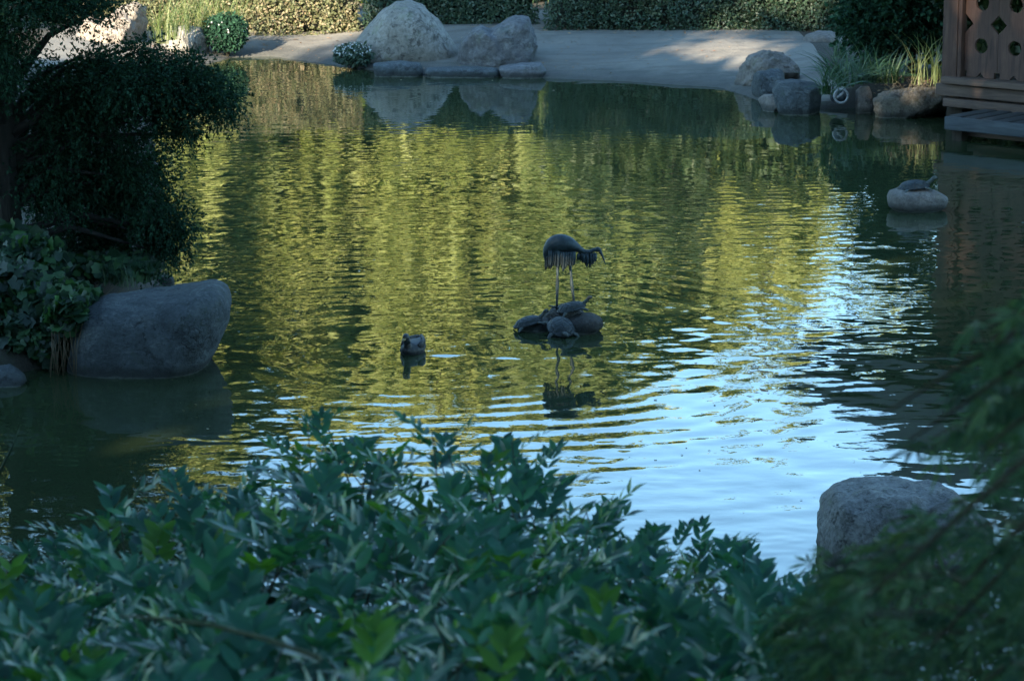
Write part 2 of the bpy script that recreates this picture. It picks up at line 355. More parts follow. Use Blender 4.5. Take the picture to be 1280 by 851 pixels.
def axis(a, b, st, far_, g=1.35):
    c = list(np.arange(a, b + 1e-6, st)); s = st; x = b
    hi = []
    while x < far_: s *= g; x += s; hi.append(x)
    s = st; x = a; lo = []
    while x > -far_: s *= g; x -= s; lo.append(x)
    return np.array(lo[::-1] + c + hi)
def grid_mesh(xs, ys, Z):
    X, Y = np.meshgrid(xs, ys); V = np.stack([X, Y, Z], -1).reshape(-1, 3); nx, ny = len(xs), len(ys)
    i = (np.arange(ny - 1)[:, None] * nx + np.arange(nx - 1)[None]).ravel(); return V, np.stack([i, i + 1, i + nx + 1, i + nx], 1)
xs = axis(-9, 9, .1, 900); ys = axis(0, 44, .1, 900)
X, Y = np.meshgrid(xs, ys); Z = terr(X, Y)
V, F = grid_mesh(xs, ys, Z)
cx_ = V[F].mean(1)
sandmask = (cx_[:, 1] > 31.5) & (cx_[:, 0] > -6) & (cx_[:, 0] < 3.75 + .0 * cx_[:, 1]) & (cx_[:, 1] < 40)
def sub_mesh(name, V, F, mat):
    u, inv = np.unique(F, return_inverse=True); o = link(name, np_mesh(name, V[u], inv.reshape(F.shape)), mat); return tag(o, kind='structure')
sub_mesh('ground', V, F[~sandmask], M['soil']); sub_mesh('sandy_bank', V, F[sandmask], M['sand'])

# water: real ripples in the mesh
CR = at_z(703, 411); DK = at_z(516, 440)
wx = axis(-7, 7, .03, 30, 1.5); wy = axis(10.2, 36.5, .026, 45, 1.5)
X, Y = np.meshgrid(wx, wy)
H = np.zeros(X.shape)
r2 = np.random.default_rng(3)
def waves(n, l0, l1, slope, spread, seed, env):
    r = np.random.default_rng(seed); out = np.zeros(X.shape, np.float32)
    for i in range(n):
        lam = math.exp(math.log(l0) + (math.log(l1) - math.log(l0)) * r.random()); k = 2 * math.pi / lam
        th = math.pi / 2 + (r.random() * 2 - 1) * spread + .12; a = slope * math.sqrt(2. / n) / k
        ph = r.random() * 6.28
        out += (a * np.sin(k * (X * math.cos(th) + Y * math.sin(th)) + ph + .9 * fbm(X, Y, .5, seed * 100 + i, 1))).astype(np.float32)
    return out * env
e1 = np.clip(.75 + 1.1 * fbm(X, Y, .6, 21, 3), .25, 1.7); e2 = np.clip(.8 + 1.6 * fbm(X, Y, 1.1, 22, 3), .15, 2.2)
calm = 1 - .45 * sstep(24, 30.5, Y)
H += waves(44, .22, .8, .0105, 1.35, 1, e1 * calm)
H += waves(46, .09, .24, .0125, 1.4, 2, e2 * calm)
H += waves(40, .07, .13, .013, .9, 4, sstep(18.5, 15., Y) * np.clip(.7 + 1.2 * fbm(X, Y, 1.4, 23, 2), .2, 1.6))
def rings(c, lam, slope, r0, r1, decay):
    r = np.hypot(X - c[0], Y - c[1]); k = 2 * math.pi / lam
    return slope / k * np.clip(.75 + 1.2 * fbm(X, Y, 1.5, 500 + int(lam * 1000), 2), .12, 1.3) * np.sin(k * r + .6 * fbm(X, Y, 1.2, int(lam * 1000), 1)) * sstep(r0, r0 + .3, r) * (1 - sstep(r1 * .6, r1, r)) * np.exp(-r / decay)
H += rings(DK, .2, .026, .1, 4.5, 2.2); H += rings(DK + np.array([.5, .25, 0]), .3, .015, .5, 6., 3.)
H += rings(DK + np.array([.25, .9, 0]), .26, .014, 2.2, 7.5, 9.); H += rings(CR, .16, .02, .35, 2.2, 1.2)
H += rings(at_z(290, 470), .3, .02, .1, 2.5, 1.5)
# duck wake opening to the right
s_ = (X - DK[0]) * .985 + (Y - DK[1]) * .17; l_ = -(X - DK[0]) * .17 + (Y - DK[1]) * .985
for sg in (1, -1):
    H += .0044 * np.exp(-((l_ * sg - .30 * s_ - .07 + .035 * np.sin(s_ * 9 + sg) + .02 * np.sin(s_ * 23)) / .045) ** 2) * (.6 + .4 * np.sin(s_ * 17 + 2 * sg)) * np.exp(-np.maximum(s_, 0) / .95) * sstep(-.1, .1, s_)
H += .0022 * np.sin(2 * math.pi * s_ / .16) * np.exp(-(l_ / (.08 + .25 * np.maximum(s_, 0))) ** 2) * sstep(0, .2, s_) * np.exp(-np.maximum(s_, 0) / .8)
fine = (np.abs(X) < 7.2) & (Y < 36.8) & (Y > 10)
H = np.where(fine, H, 0)
V, F = grid_mesh(wx, wy, H)
fc = V[F].mean(1); keep = sdist(fc[:, 0], fc[:, 1]) < .8
sub_mesh('pond_water', V, F[keep], M['water'])

# ------------------------------------------------------------------ rocks
def ico(sub):
    bm = bmesh.new(); bmesh.ops.create_icosphere(bm, subdivisions=sub, radius=1); V = np.array([v.co[:] for v in bm.verts]); F = np.array([[v.index for v in f.verts] for f in bm.faces]); bm.free(); return V, F
ICO = {5: ico(5), 6: ico(6)}
def rock(name, label, outline, Y, thick, mat, sub=5, amp=.05, facets=0, seed=1, power=.75, group=None, nscale=2.2, cat='rock', ycut=None):
    """real boulder whose front profile follows outline (photo px at distance Y), thickness thick"""
    P = np.array([at_y(px, py, Y)[[0, 2]] for px, py in outline]); area = 0; c = np.zeros(2); n = len(P)
    for i in range(n):
        a, b = P[i], P[(i + 1) % n]; k = a[0] * b[1] - a[1] * b[0]; area += k; c += (a + b) * k
    c = c / (3 * area)
    V, F = ICO[sub]; th = np.arctan2(V[:, 2], V[:, 0]); T = np.linspace(-math.pi, math.pi, 361); rr = []
    for t in T:
        d = np.array([math.cos(t), math.sin(t)]); best = 0
        for i in range(n):
            a, b = P[i] - c, P[(i + 1) % n] - c; e = b - a; den = d[0] * e[1] - d[1] * e[0]
            if abs(den) < 1e-12: continue
            s = (a[0] * e[1] - a[1] * e[0]) / den; q = (a[0] * d[1] - a[1] * d[0]) / den
            if s > 0 and -1e-6 <= q <= 1 + 1e-6: best = max(best, s)
        rr.append(best)
    rr = np.array(rr); kern = np.exp(-np.linspace(-2, 2, 9) ** 2); kern /= kern.sum(); rr = np.convolve(np.concatenate([rr[-5:-1], rr, rr[1:5]]), kern, 'valid')
    r = np.interp(th, T, rr); m = np.hypot(V[:, 0], V[:, 2]); mp = m ** power; s = np.where(m > 1e-6, mp / np.maximum(m, 1e-6), 0)
    Q = np.stack([V[:, 0] * s * r, np.sign(V[:, 1]) * np.abs(V[:, 1]) ** power * thick / 2, V[:, 2] * s * r], 1)
    size = rr.mean(); rs = np.random.default_rng(seed)
    for k in range(facets):
        nn = unit(rs.normal(size=3)); nn[1] = -abs(nn[1]) if k % 2 else nn[1]; h = np.quantile(Q @ nn, .9 - .1 * rs.random()); d = Q @ nn - h; Q = Q - nn * np.maximum(d, 0)[:, None] * .8
    off = Vector((seed * 7.3, seed * 3.1, seed * 1.7))
    disp = np.array([mnoise.fractal(Vector(q) * (nscale / size) + off, 1.0, 2.1, 5) for q in Q])
    Q = Q + unit(Q) * (disp * amp * size)[:, None]
    me = np_mesh(name, Q, F); o = link(name, me, mat, None, True, (c[0], Y, c[1])); return tag(o, label, cat, group)
rock('boulder', 'large smooth peaked pale boulder at the far sandy bank', [(445, 50), (462, 30), (478, 12), (495, 2), (510, 0), (530, 8), (548, 25), (562, 45), (572, 62), (573, 82), (565, 90), (450, 90), (443, 70)], 35.8, 1.0, M['rock_pale'], 6, .035, 0, 2, .8)
rock('boulder', 'rugged grey boulder with a cleft, right of the peaked one', [(572, 76), (576, 56), (588, 40), (602, 32), (612, 38), (628, 28), (648, 20), (660, 22), (666, 38), (671, 58), (677, 68), (678, 90), (572, 92)], 35.2, .8, M['rock_grey'], 6, .085, 3, 5, .6, nscale=2.8)
LY = at_z(600, 97)[1] + .12
rock('flat_stone', 'flat ledge stone at the water edge below the peaked boulder', [(466, 80), (500, 77), (526, 80), (529, 90), (524, 102), (470, 100)], LY + .15, .5, M['rock_blue'], 5, .04, 1, 7, .5, 'flat stones along the far water edge')
rock('flat_stone', 'long low ledge stone between two others at the far water edge', [(531, 86), (580, 84), (622, 86), (626, 94), (620, 106), (534, 106)], LY + .05, .45, M['rock_blue'], 5, .03, 0, 8, .45, 'flat stones along the far water edge')
rock('flat_stone', 'flat ledge stone in front of the rugged cleft boulder', [(624, 84), (650, 80), (676, 79), (683, 88), (676, 104), (628, 104)], LY + .0, .5, M['rock_grey'], 5, .04, 1, 9, .5, 'flat stones along the far water edge')
rock('boulder', 'big warm sunlit boulder at the upper left behind the dark tree', [(60, 75), (68, 40), (80, 24), (105, 20), (130, 26), (150, 10), (168, 2), (186, 12), (195, 28), (190, 48), (196, 75)], 37.0, 1.1, M['rock_warm'], 6, .1, 8, 11, .75, nscale=3.)
rock('boulder', 'small rounded boulder right of the big sunlit one', [(203, 70), (204, 48), (214, 36), (232, 32), (250, 35), (260, 48), (262, 70)], 36.6, .55, M['rock_pale'], 5, .05, 2, 12, .75)
rock('boulder', 'low mound stone half buried at the foot of the hedge', [(798, 54), (815, 48), (828, 44), (842, 48), (858, 54), (828, 60)], 37.2, .5, M['rock_pale'], 5, .05, 0, 13)
rock('boulder', 'low rounded stone at the hedge foot near the grass clump', [(998, 60), (1008, 44), (1025, 39), (1042, 40), (1058, 50), (1064, 62)], 36.0, .6, M['rock_tan'], 5, .05, 0, 14)
rock('boulder', 'rough tan boulder topmost of the right bank rock pile', [(918, 108), (926, 84), (938, 70), (958, 64), (980, 68), (996, 80), (1000, 96), (992, 108)], 33.2, .7, M['rock_tan'], 6, .1, 5, 15, .7, nscale=3.5)
rock('boulder', 'blue grey slab leaning between the tan boulder and the block', [(934, 100), (944, 90), (970, 86), (994, 90), (990, 104), (978, 118), (960, 135), (946, 130), (936, 116)], 32.3, .45, M['rock_blue'], 6, .07, 7, 16, .6)
rock('boulder', 'small pale angular rock low at the water by the block', [(942, 128), (956, 119), (974, 118), (984, 128), (992, 142), (985, 152), (955, 146)], 31.2, .35, M['rock_tan'], 5, .07, 7, 17, .6)
rock('boulder', 'squared dark grey block stone at the right bank water edge', [(966, 116), (972, 103), (990, 101), (1018, 104), (1029, 110), (1030, 135), (1026, 152), (985, 150), (972, 140)], 31.0, .5, M['rock_blue'], 6, .05, 6, 18, .42)
rock('stone_post', 'short upright stone beside the round pipe end', [(1070, 114), (1076, 108), (1086, 108), (1090, 116), (1090, 145), (1070, 145)], 31.0, .18, M['rock_tan'], 5, .05, 2, 19, .5)
rock('stone_wall', 'low weathered stone bank wall beside the wooden pavilion', [(1088, 124), (1100, 115), (1125, 113), (1150, 111), (1178, 112), (1188, 122), (1186, 148), (1150, 150), (1095, 150)], 30.75, .5, M['stone_wall'], 6, .07, 3, 20, .4, cat='wall', nscale=5)
rock('boulder', 'large smooth blue grey boulder overhanging the water at left', [(92, 410), (104, 388), (130, 374), (170, 370), (210, 364), (245, 357), (268, 353), (284, 360), (289, 378), (285, 402), (272, 435), (252, 465), (238, 500), (232, 540), (104, 540), (92, 500), (88, 450)], 18.1, .95, M['rock_blue'], 6, .035, 2, 21, .66)
rock('boulder', 'small blue grey boulder among the ivy by the dark tree', [(68, 330), (76, 320), (95, 315), (118, 318), (131, 330), (132, 352), (68, 352)], 19.9, .4, M['rock_blue'], 5, .06, 3, 22)
rock('rock', 'small dark rock behind the large overhanging boulder', [(186, 360), (190, 347), (204, 342), (216, 346), (220, 360), (215, 372), (188, 372)], 20.9, .25, M['rock_dark'], 5, .06, 3, 23)
rock('rock', 'ragged brown rock behind the shoulder of the large left boulder', [(160, 380), (175, 366), (195, 360), (225, 362), (240, 370), (235, 385)], 19.3, .35, M['rock_dark'], 5, .1, 4, 24)
rock('rock', 'low pale stone under the ivy at the left picture edge', [(-40, 475), (-20, 462), (10, 458), (32, 466), (38, 478), (30, 492), (-40, 492)], 17.55, .4, M['rock_blue'], 5, .06, 3, 25)
rock('rock', 'pale stone edge half hidden in ivy above the low stone', [(-20, 380), (-12, 362), (2, 356), (12, 364), (14, 384)], 19.3, .3, M['rock_grey'], 5, .06, 3, 26)
rock('boulder', 'mottled grey boulder at lower right behind the blurred maple', [(1024, 660), (1028, 632), (1042, 613), (1085, 606), (1130, 607), (1185, 612), (1232, 634), (1254, 672), (1256, 740), (1190, 780), (1060, 780), (1032, 740), (1024, 700)], 13.6, .8, M['rock_speck'], 6, .06, 2, 27, .68, nscale=3.)

# turtle stone far right
TS = at_z(1147, 262)
rock('rock', 'oval pale stone standing in the water under the single turtle', [(1109, 247), (1112, 239), (1125, 235), (1150, 236), (1172, 239), (1185, 247), (1182, 258), (1162, 268), (1125, 268), (1111, 258)], TS[1], .42, M['rock_tan'], 5, .03, 0, 30, .75)
# crane rocks
CY = at_z(703, 413)[1]
rock('rock', 'low left stone of the crane islet under the left turtle', [(645, 408), (652, 400), (670, 398), (690, 398), (705, 408), (702, 424), (660, 420)], CY + .08, .3, M['rock_dark'], 5, .05, 2, 31, .7)
rock('rock', 'rounded brown stone right side of the crane islet', [(704, 407), (712, 397), (728, 393), (742, 393), (753, 398), (754, 406), (745, 414), (730, 420), (706, 422)], CY + .02, .35, M['rock_dark'], 5, .04, 1, 32, .7)
rock('rock', 'flat middle stone of the islet carrying the bronze crane', [(672, 412), (678, 398), (690, 386), (705, 381), (722, 383), (734, 396), (738, 414), (700, 424)], CY + .16, .4, M['rock_dark'], 5, .05, 2, 33, .7)

def sm(pts, rad, n=28):
    pts = np.array(pts, float); rad = np.array(rad, float); rad = np.stack([rad, rad], 1) if rad.ndim == 1 else rad; A = np.concatenate([pts, rad], 1)
    A = np.concatenate([[2 * A[0] - A[1]], A, [2 * A[-1] - A[-2]]]); out = []
    for t in np.linspace(0, len(pts) - 1 - 1e-6, n):
        i = int(t); f = t - i; p0, p1, p2, p3 = A[i:i + 4]; out.append(.5 * (2 * p1 + (p2 - p0) * f + (2 * p0 - 5 * p1 + 4 * p2 - p3) * f * f + (3 * p1 - p0 - 3 * p2 + p3) * f ** 3))
    out = np.array(out); return out[:, :3], np.maximum(out[:, 3:], .0015)
# ------------------------------------------------------------------ crane statue
S = at_y(700, 383, CY)[2] ; k = (at_y(701, 383, CY) - at_y(700, 383, CY))[0]
o0 = at_y(706, 383, CY + .12)
crane = empty('crane_statue', o0, 'dark bronze crane statue bending its neck, standing on the islet rocks', 'statue')
def cp(px, py, y=0.): return np.array([(px - 706) * k, y, (383 - py) * k])
b = MB()
b.tube(*sm([cp(683, 326), cp(685, 314), cp(691, 306), cp(700, 302.5), cp(711, 304), cp(721, 308.5), cp(729, 313)], [(.014, .012), (.04, .035), (.062, .058), (.066, .062), (.054, .054), (.03, .036), (.018, .019)]), 16)
b.tube(*sm([cp(710, 301), cp(718, 305), cp(727, 312), cp(736, 313.5), cp(742, 311), cp(747, 310)], [.035, .03, .021, .016, .0145, .015]), 10)
b.ell(cp(747, 310.5), (.024, .017, .019))
b.tube([cp(696, 312, -.02), cp(696.5, 324, -.02)], [.035, .014], 10); b.tube([cp(710, 312, .02), cp(712, 324, .02)], [.035, .014], 10)
b.build('body', M['bronze'], crane, remesh=.0045)
b = MB(); b.tube([cp(749, 311), cp(753, 319), cp(757, 330)], [.012, .008, .002], 8); b.build('bill', M['bronze'], crane)
def fringe(name, xs_, z0, lens, ys_, wd=.011):
    m = MB()
    for x, L, y in zip(xs_, lens, ys_):
        a = cp(x, z0, y); m.tube([a, a + [0, 0, -L * .5 * k], a + [-.004, 0, -L * .85 * k], a + [-.006, 0, -L * k]], [(wd * .8, wd * .5), (wd, wd * .4), (wd * .8, wd * .35), (.001, .001)], 6)
    return m.build(name, M['bronze'], crane)
r = np.random.default_rng(4); n = 46; fx = r.uniform(681, 696, n)
fringe('tail_plumage', fx, 310, 29 - (fx - 681) * .6 + r.uniform(-5, 1, n), r.uniform(-.055, .055, n), .009)
fx = r.uniform(696, 718, n); fringe('wing_plumage', fx, 312, 24 - np.abs(fx - 704) * .6 + r.uniform(-7, 2, n), r.choice([-1, 1], n) * r.uniform(.02, .06, n), .009)
fx = r.uniform(722, 745, 34); fringe('breast_plumage', fx, 315, 9 + 9 * np.exp(-((fx - 737) / 7) ** 2) + r.uniform(-3, 1, 34), r.uniform(-.03, .03, 34), .008)
for x0, x1, yy in ((697, 696, -.02), (711.5, 717.5, .02)):
    m = MB(); m.tube([cp(x0, 322, yy), cp(x0 * .6 + x1 * .4, 345, yy), cp((x0 + x1) / 2, 353, yy), cp(x1, 378, yy), cp(x1, 386, yy)], [.013, .008, .012, .0075, .009], 8)
    for dx, dy in ((.05, -.02), (.045, .025), (.02, -.045), (-.03, 0)): a = cp(x1, 383, yy); m.tube([a, a + [dx * .6, dy * .6, .002], a + [dx, dy, -.01]], [.006, .005, .003], 6)
    m.build('leg', M['bronze'], crane)

# ------------------------------------------------------------------ turtles
def turtle(loc, rz, L, label, raised=False, tilt=0.):
    t = empty('turtle', loc, label, 'turtle', None, rz); t.rotation_euler = (0, tilt, rz)
    V, F = ICO[5]; Q = V.copy(); up = Q[:, 2] > 0
    rad = np.hypot(Q[:, 0], Q[:, 1]); Q[:, 2] = np.where(up, Q[:, 2] * .42, Q[:, 2] * .1) + .1
    Q[:, 2] -= .10 * sstep(.75, 1., rad) * up; f = 1 + .07 * sstep(.85, 1., rad); Q[:, 0] *= f; Q[:, 1] *= f * .8
    Q[:, 2] += np.where(up, .03 * np.exp(-(Q[:, 1] / .12) ** 2) * (1 - rad), 0)
    Q *= L / 2; Q[:, 2] += L * .07
    link('shell', np_mesh('shell', Q, F), M['shell'], t)
    m = MB(); h = L / 2
    m.ell(np.array([0, 0, h * .2]), (h * .88, h * .68, h * .12))
    m.tube(np.array([[.7, 0, .22], [1.08, 0, .40], [1.32, 0, .56]]) * h, [h * .2, h * .13, h * .12], 10); m.ell(np.array([1.44, 0, .62]) * h, (h * .22, h * .14, h * .14))
    for sx, sy in ((1, 1), (1, -1), (-1, 1), (-1, -1)):
        zz = .55 if raised and sx < 0 and sy > 0 else -.02
        m.tube(np.array([[.5 * sx, .5 * sy, .18], [.75 * sx, .8 * sy, .14 + zz * .3], [(.95 + (.4 if zz > 0 else 0)) * sx, .95 * sy, .02 + zz]]) * h, [h * .17, h * .14, h * .09], 8, .6)
    m.tube(np.array([[-.85, 0, .15], [-1.15, 0, .08]]) * h, [h * .07, h * .02], 6)
    m.build('body', M['turtle'], t, remesh=L * .018)
    return t
zt = lambda px, py, Y: at_y(px, py, Y)
turtle(zt(661, 407, CY + .0), R(12), .20, 'turtle on the left end of the islet, shell sloping to the water', tilt=R(-16))
t2 = turtle(zt(701, 413, CY - .13), R(-80), .235, 'round shelled turtle at the front centre of the islet', tilt=R(20))
turtle(zt(715, 389, CY + .06), R(15), .20, 'turtle behind the others at the crane feet with raised head', raised=True, tilt=R(-12))
turtle(zt(1142, 238, TS[1]), R(10), .275, 'lone turtle resting on the oval stone near the pavilion', tilt=R(-6))

# ------------------------------------------------------------------ duck
dk = empty('duck', DK + np.array([0, 0, 0]), 'dark brown duck swimming towards the left in front of its wake', 'duck', None, math.atan2(-.95, -.30))
m = MB()   # local +x is forward
m.tube([[-.165, 0, .075], [-.13, 0, .055], [-.08, 0, .035], [0, 0, .022], [.07, 0, .025], [.105, 0, .035], [.125, 0, .045]], [(.008, .006), (.038, .022), (.068, .05), (.08, .062), (.068, .056), (.04, .04), (.012, .015)], 16)
m.tube([[.085, 0, .04], [.11, 0, .075], [.115, 0, .105], [.125, 0, .12]], [.034, .024, .022, .022], 12); m.ell([.132, 0, .128], (.031, .022, .024))
m.build('body', M['duck'], dk, remesh=.0045)
m = MB(); m.tube([[.155, 0, .125], [.175, 0, .119], [.195, 0, .116]], [(.011, .009), (.012, .005), (.008, .003)], 8); m.build('bill', M['bill'], dk)
m = MB(); m.ell([.132, 0, .1295], (.0318, .0228, .0248)); m.tube([[.112, 0, .085], [.116, 0, .105], [.124, 0, .12]], [.0255, .0235, .0235], 12); m.build('head_plumage', M['duckhead'], dk)
for s in (1, -1):
    m = MB(); m.tube([[.05, s * .058, .05], [0, s * .067, .058], [-.07, s * .055, .065], [-.13, s * .025, .078], [-.16, s * .012, .085]], [(.01, .02), (.014, .032), (.013, .028), (.01, .014), (.003, .003)], 10); m.build('wing', M['duck'], dk)
m = MB(); m.tube([[-.14, 0, .068], [-.165, .0, .078], [-.185, 0, .085]], [(.025, .008), (.02, .005), (.006, .002)], 8); m.build('tail', M['duck'], dk)

# ------------------------------------------------------------------ pavilion
O = np.array([4.62, 29.75, 0]); U = np.array([.755, -.656, 0]); Nn = np.array([.656, .755, 0]); ZZ = np.array([0, 0, 1.]); AX = np.array([U, Nn, ZZ])
# everything under an empty whose axes are u, n, z
pav = empty('garden_pavilion', O, 'weathered brown wooden pavilion wall with round and diamond cutouts', 'pavilion', None, math.atan2(U[1], U[0]))
def pbox(name, c, s, mat, bevel=.006, parent=None):
    return MB().box(np.zeros(3), s).build(name, mat, parent or pav, smooth=False, bevel=bevel), c
def P_(name, c, s, mat, bevel=.006):
    o, _ = pbox(name, c, s, mat, bevel); o.location = c; return o
ZB = .56
P_('corner_post', (.09, 0, 1.47), (.18, .18, 2.0), M['wood'])
P_('trim', (.205, -.03, 1.47), (.045, .1, 1.83), M['wood'], .004)
for uu in (2.7, 5.2): P_('corner_post', (uu, 0, 1.45), (.18, .18, 1.9), M['wood'])
for uu in (.09, 5.2): P_('corner_post', (uu, 4.6, 1.3), (.18, .18, 2.4), M['wood_dark'])
P_('sill_rail', (2.75, -.05, ZB - .03), (5.4, .26, .07), M['wood_h'])
P_('sill_beam', (2.7, -.02, ZB - .14), (5.5, .2, .12), M['wood_h'])
P_('lower_beam', (2.72, -.04, ZB - .27), (5.35, .16, .09), M['wood_h'])
P_('top_beam', (2.65, 0, 2.50), (6.0, .2, .18), M['wood_dark'])
P_('floor', (2.65, 2.35, ZB - .16), (5.3, 4.4, .1), M['wood_dark'])
P_('back_wall', (2.65, 4.6, 1.5), (5.0, .06, 1.9), M['wood_dark'])
# board panels with cutouts: outline polygons minus holes, extruded
BW = .405
def board(u0, u1, zlo, zhi):
    mid = (u0 + u1) / 2; D = .085
    zs_d = [zlo + .56, zlo + 1.0, zlo + 1.44]; zs_c = [zlo + .33, zlo + .78, zlo + 1.22, zlo + 1.65]
    cu = bpy.data.curves.new('board_curve', 'CURVE'); cu.dimensions = '2D'; cu.fill_mode = 'BOTH'; cu.extrude = .014; cu.bevel_depth = .004
    def spl(pts):
        sp = cu.splines.new('POLY'); sp.points.add(len(pts) - 1)
        for p, q in zip(sp.points, pts): p.co = (q[0] - mid, q[1], 0, 1)
        sp.use_cyclic_u = True
    g = .005; a, b_ = u0 + g, u1 - g; pts = [(a + .032, zlo), (mid - .05, zlo), (mid, zlo + .05), (mid + .05, zlo), (b_ - .032, zlo), (b_ - .032, zlo + .06), (b_, zlo + .06)]
    for z in zs_d: pts += [(b_, z - .1), (b_ - .1, z), (b_, z + .1)]
    pts += [(b_, zhi), (a, zhi)]
    for z in zs_d[::-1]: pts += [(a, z + .1), (a + .1, z), (a, z - .1)]
    pts += [(a, zlo + .06), (a + .032, zlo + .06)]
    spl(pts)
    for z in zs_c: spl([(mid + .082 * math.cos(t), z + .082 * math.sin(t)) for t in np.linspace(0, 2 * math.pi, 28, endpoint=False)][::-1])
    o = bpy.data.objects.new('tmp', cu); col.objects.link(o)
    dg = bpy.context.evaluated_depsgraph_get(); me = bpy.data.meshes.new_from_object(o.evaluated_get(dg)); bpy.data.objects.remove(o)
    me.transform(Matrix.Rotation(R(90), 4, 'X')); me.materials.clear(); me.name = 'board_panel'
    ob = link('board_panel', me, M['wood'], pav, smooth=False); ob.location = (mid, .0, 0)
u = .23
while u < 5.0:
    board(u, u + BW, ZB + .012, 2.42); u += BW
# roof
m = MB(); ev = [(-1.15, -1.35), (6.5, -1.35), (6.5, 6.0), (-1.15, 6.0)]; rid = [(1.9, 2.3), (3.4, 2.3)]; ze, zr = 2.45, 5.9
k0 = len(m.V)
for t in (0, .12):
    m.V += [np.array([x, y, ze + t]) for x, y in ev] + [np.array([x, y, zr + t]) for x, y in rid]
for f in ((0, 1, 5, 4), (2, 3, 4, 5)): m.Q += [[6 + i for i in f], [i for i in f[::-1]]]
for f in ((1, 2, 5), (3, 0, 4)): m.T += [[6 + i for i in f], [i for i in f[::-1]]]
for i in range(4): j = (i + 1) % 4; m.Q.append([i, j, 6 + j, 6 + i])
rf = m.build('roof', M['roof'], pav, smooth=False)
for i in range(15): P_('rafter', (-1.0 + i * .53, -.6, 2.50), (.07, 1.4, .08), M['wood_dark'])
# piers under the pavilion
for uu, vv in ((.12, .1), (2.7, .1), (5.1, .1), (.12, 4.5), (5.1, 4.5)): P_('pier', (uu, vv, -.1), (.2, .2, .85), M['wood_dark'])
# low deck in front of the wall
dkp = at_z(1181, 146, .25); deck = empty('wooden_deck', (dkp[0], dkp[1], 0), 'low grey plank deck over the water in front of the pavilion', 'deck', None, math.atan2(U[1], U[0]))
def D_(name, c, s, mat, rx=0., bevel=.005):
    o = MB().box(np.zeros(3), s).build(name, mat, deck, smooth=False, bevel=bevel); o.location = c; o.rotation_euler = (rx, 0, 0); return o
D_('fascia_board', (2.6, .02, .185), (5.2, .05, .135), M['wood_grey'])
rr_ = np.random.default_rng(9); u = .09
M['wood_plank'] = m_wood('grey_plank_wood', (.014, .014, .014), (.03, .031, .031), (.055, .058, .057), axis=1)
while u < 5.1:
    wdt = .15; D_('plank', (u, .56, .235 + rr_.uniform(-.006, .01)), (wdt, 1.02, .035), M['wood_plank'], rr_.uniform(-.01, .01)); u += wdt + rr_.uniform(.012, .05)
D_('joist', (2.6, .45, .165), (5.0, .08, .1), M['wood_h']); D_('joist', (2.6, .25, .08), (4.9, .08, .08), M['wood_h'])
for uu in (.1, 1.7, 3.4, 5.0): D_('deck_post', (uu, .14, -.12), (.12, .12, .46), M['wood_dark'])

# round pipe end in the bank
pp = at_y(1050, 119, 30.9); pipe = empty('pipe_outlet', pp, 'round white rimmed pipe end in the right bank among grass', 'pipe')
m = MB(); a = np.linspace(0, 2 * math.pi, 25)[:-1]
ring = [[.075 * math.cos(t), -.1, .075 * math.sin(t)] for t in np.append(a, a[:2])]
m.tube(ring, .014, 8); m.build('rim', M['pipe'], pipe)
m = MB(); m.tube([[0, -.06, 0], [0, .3, -.05]], [.08, .08], 20); m.build('pipe', M['pipehole'], pipe)
m = MB(); m.tube([[-.045, -.095, -.02], [-.01, -.1, .01], [.03, -.095, .045]], .014, 6); m.build('bracket', M['pipe'], pipe)

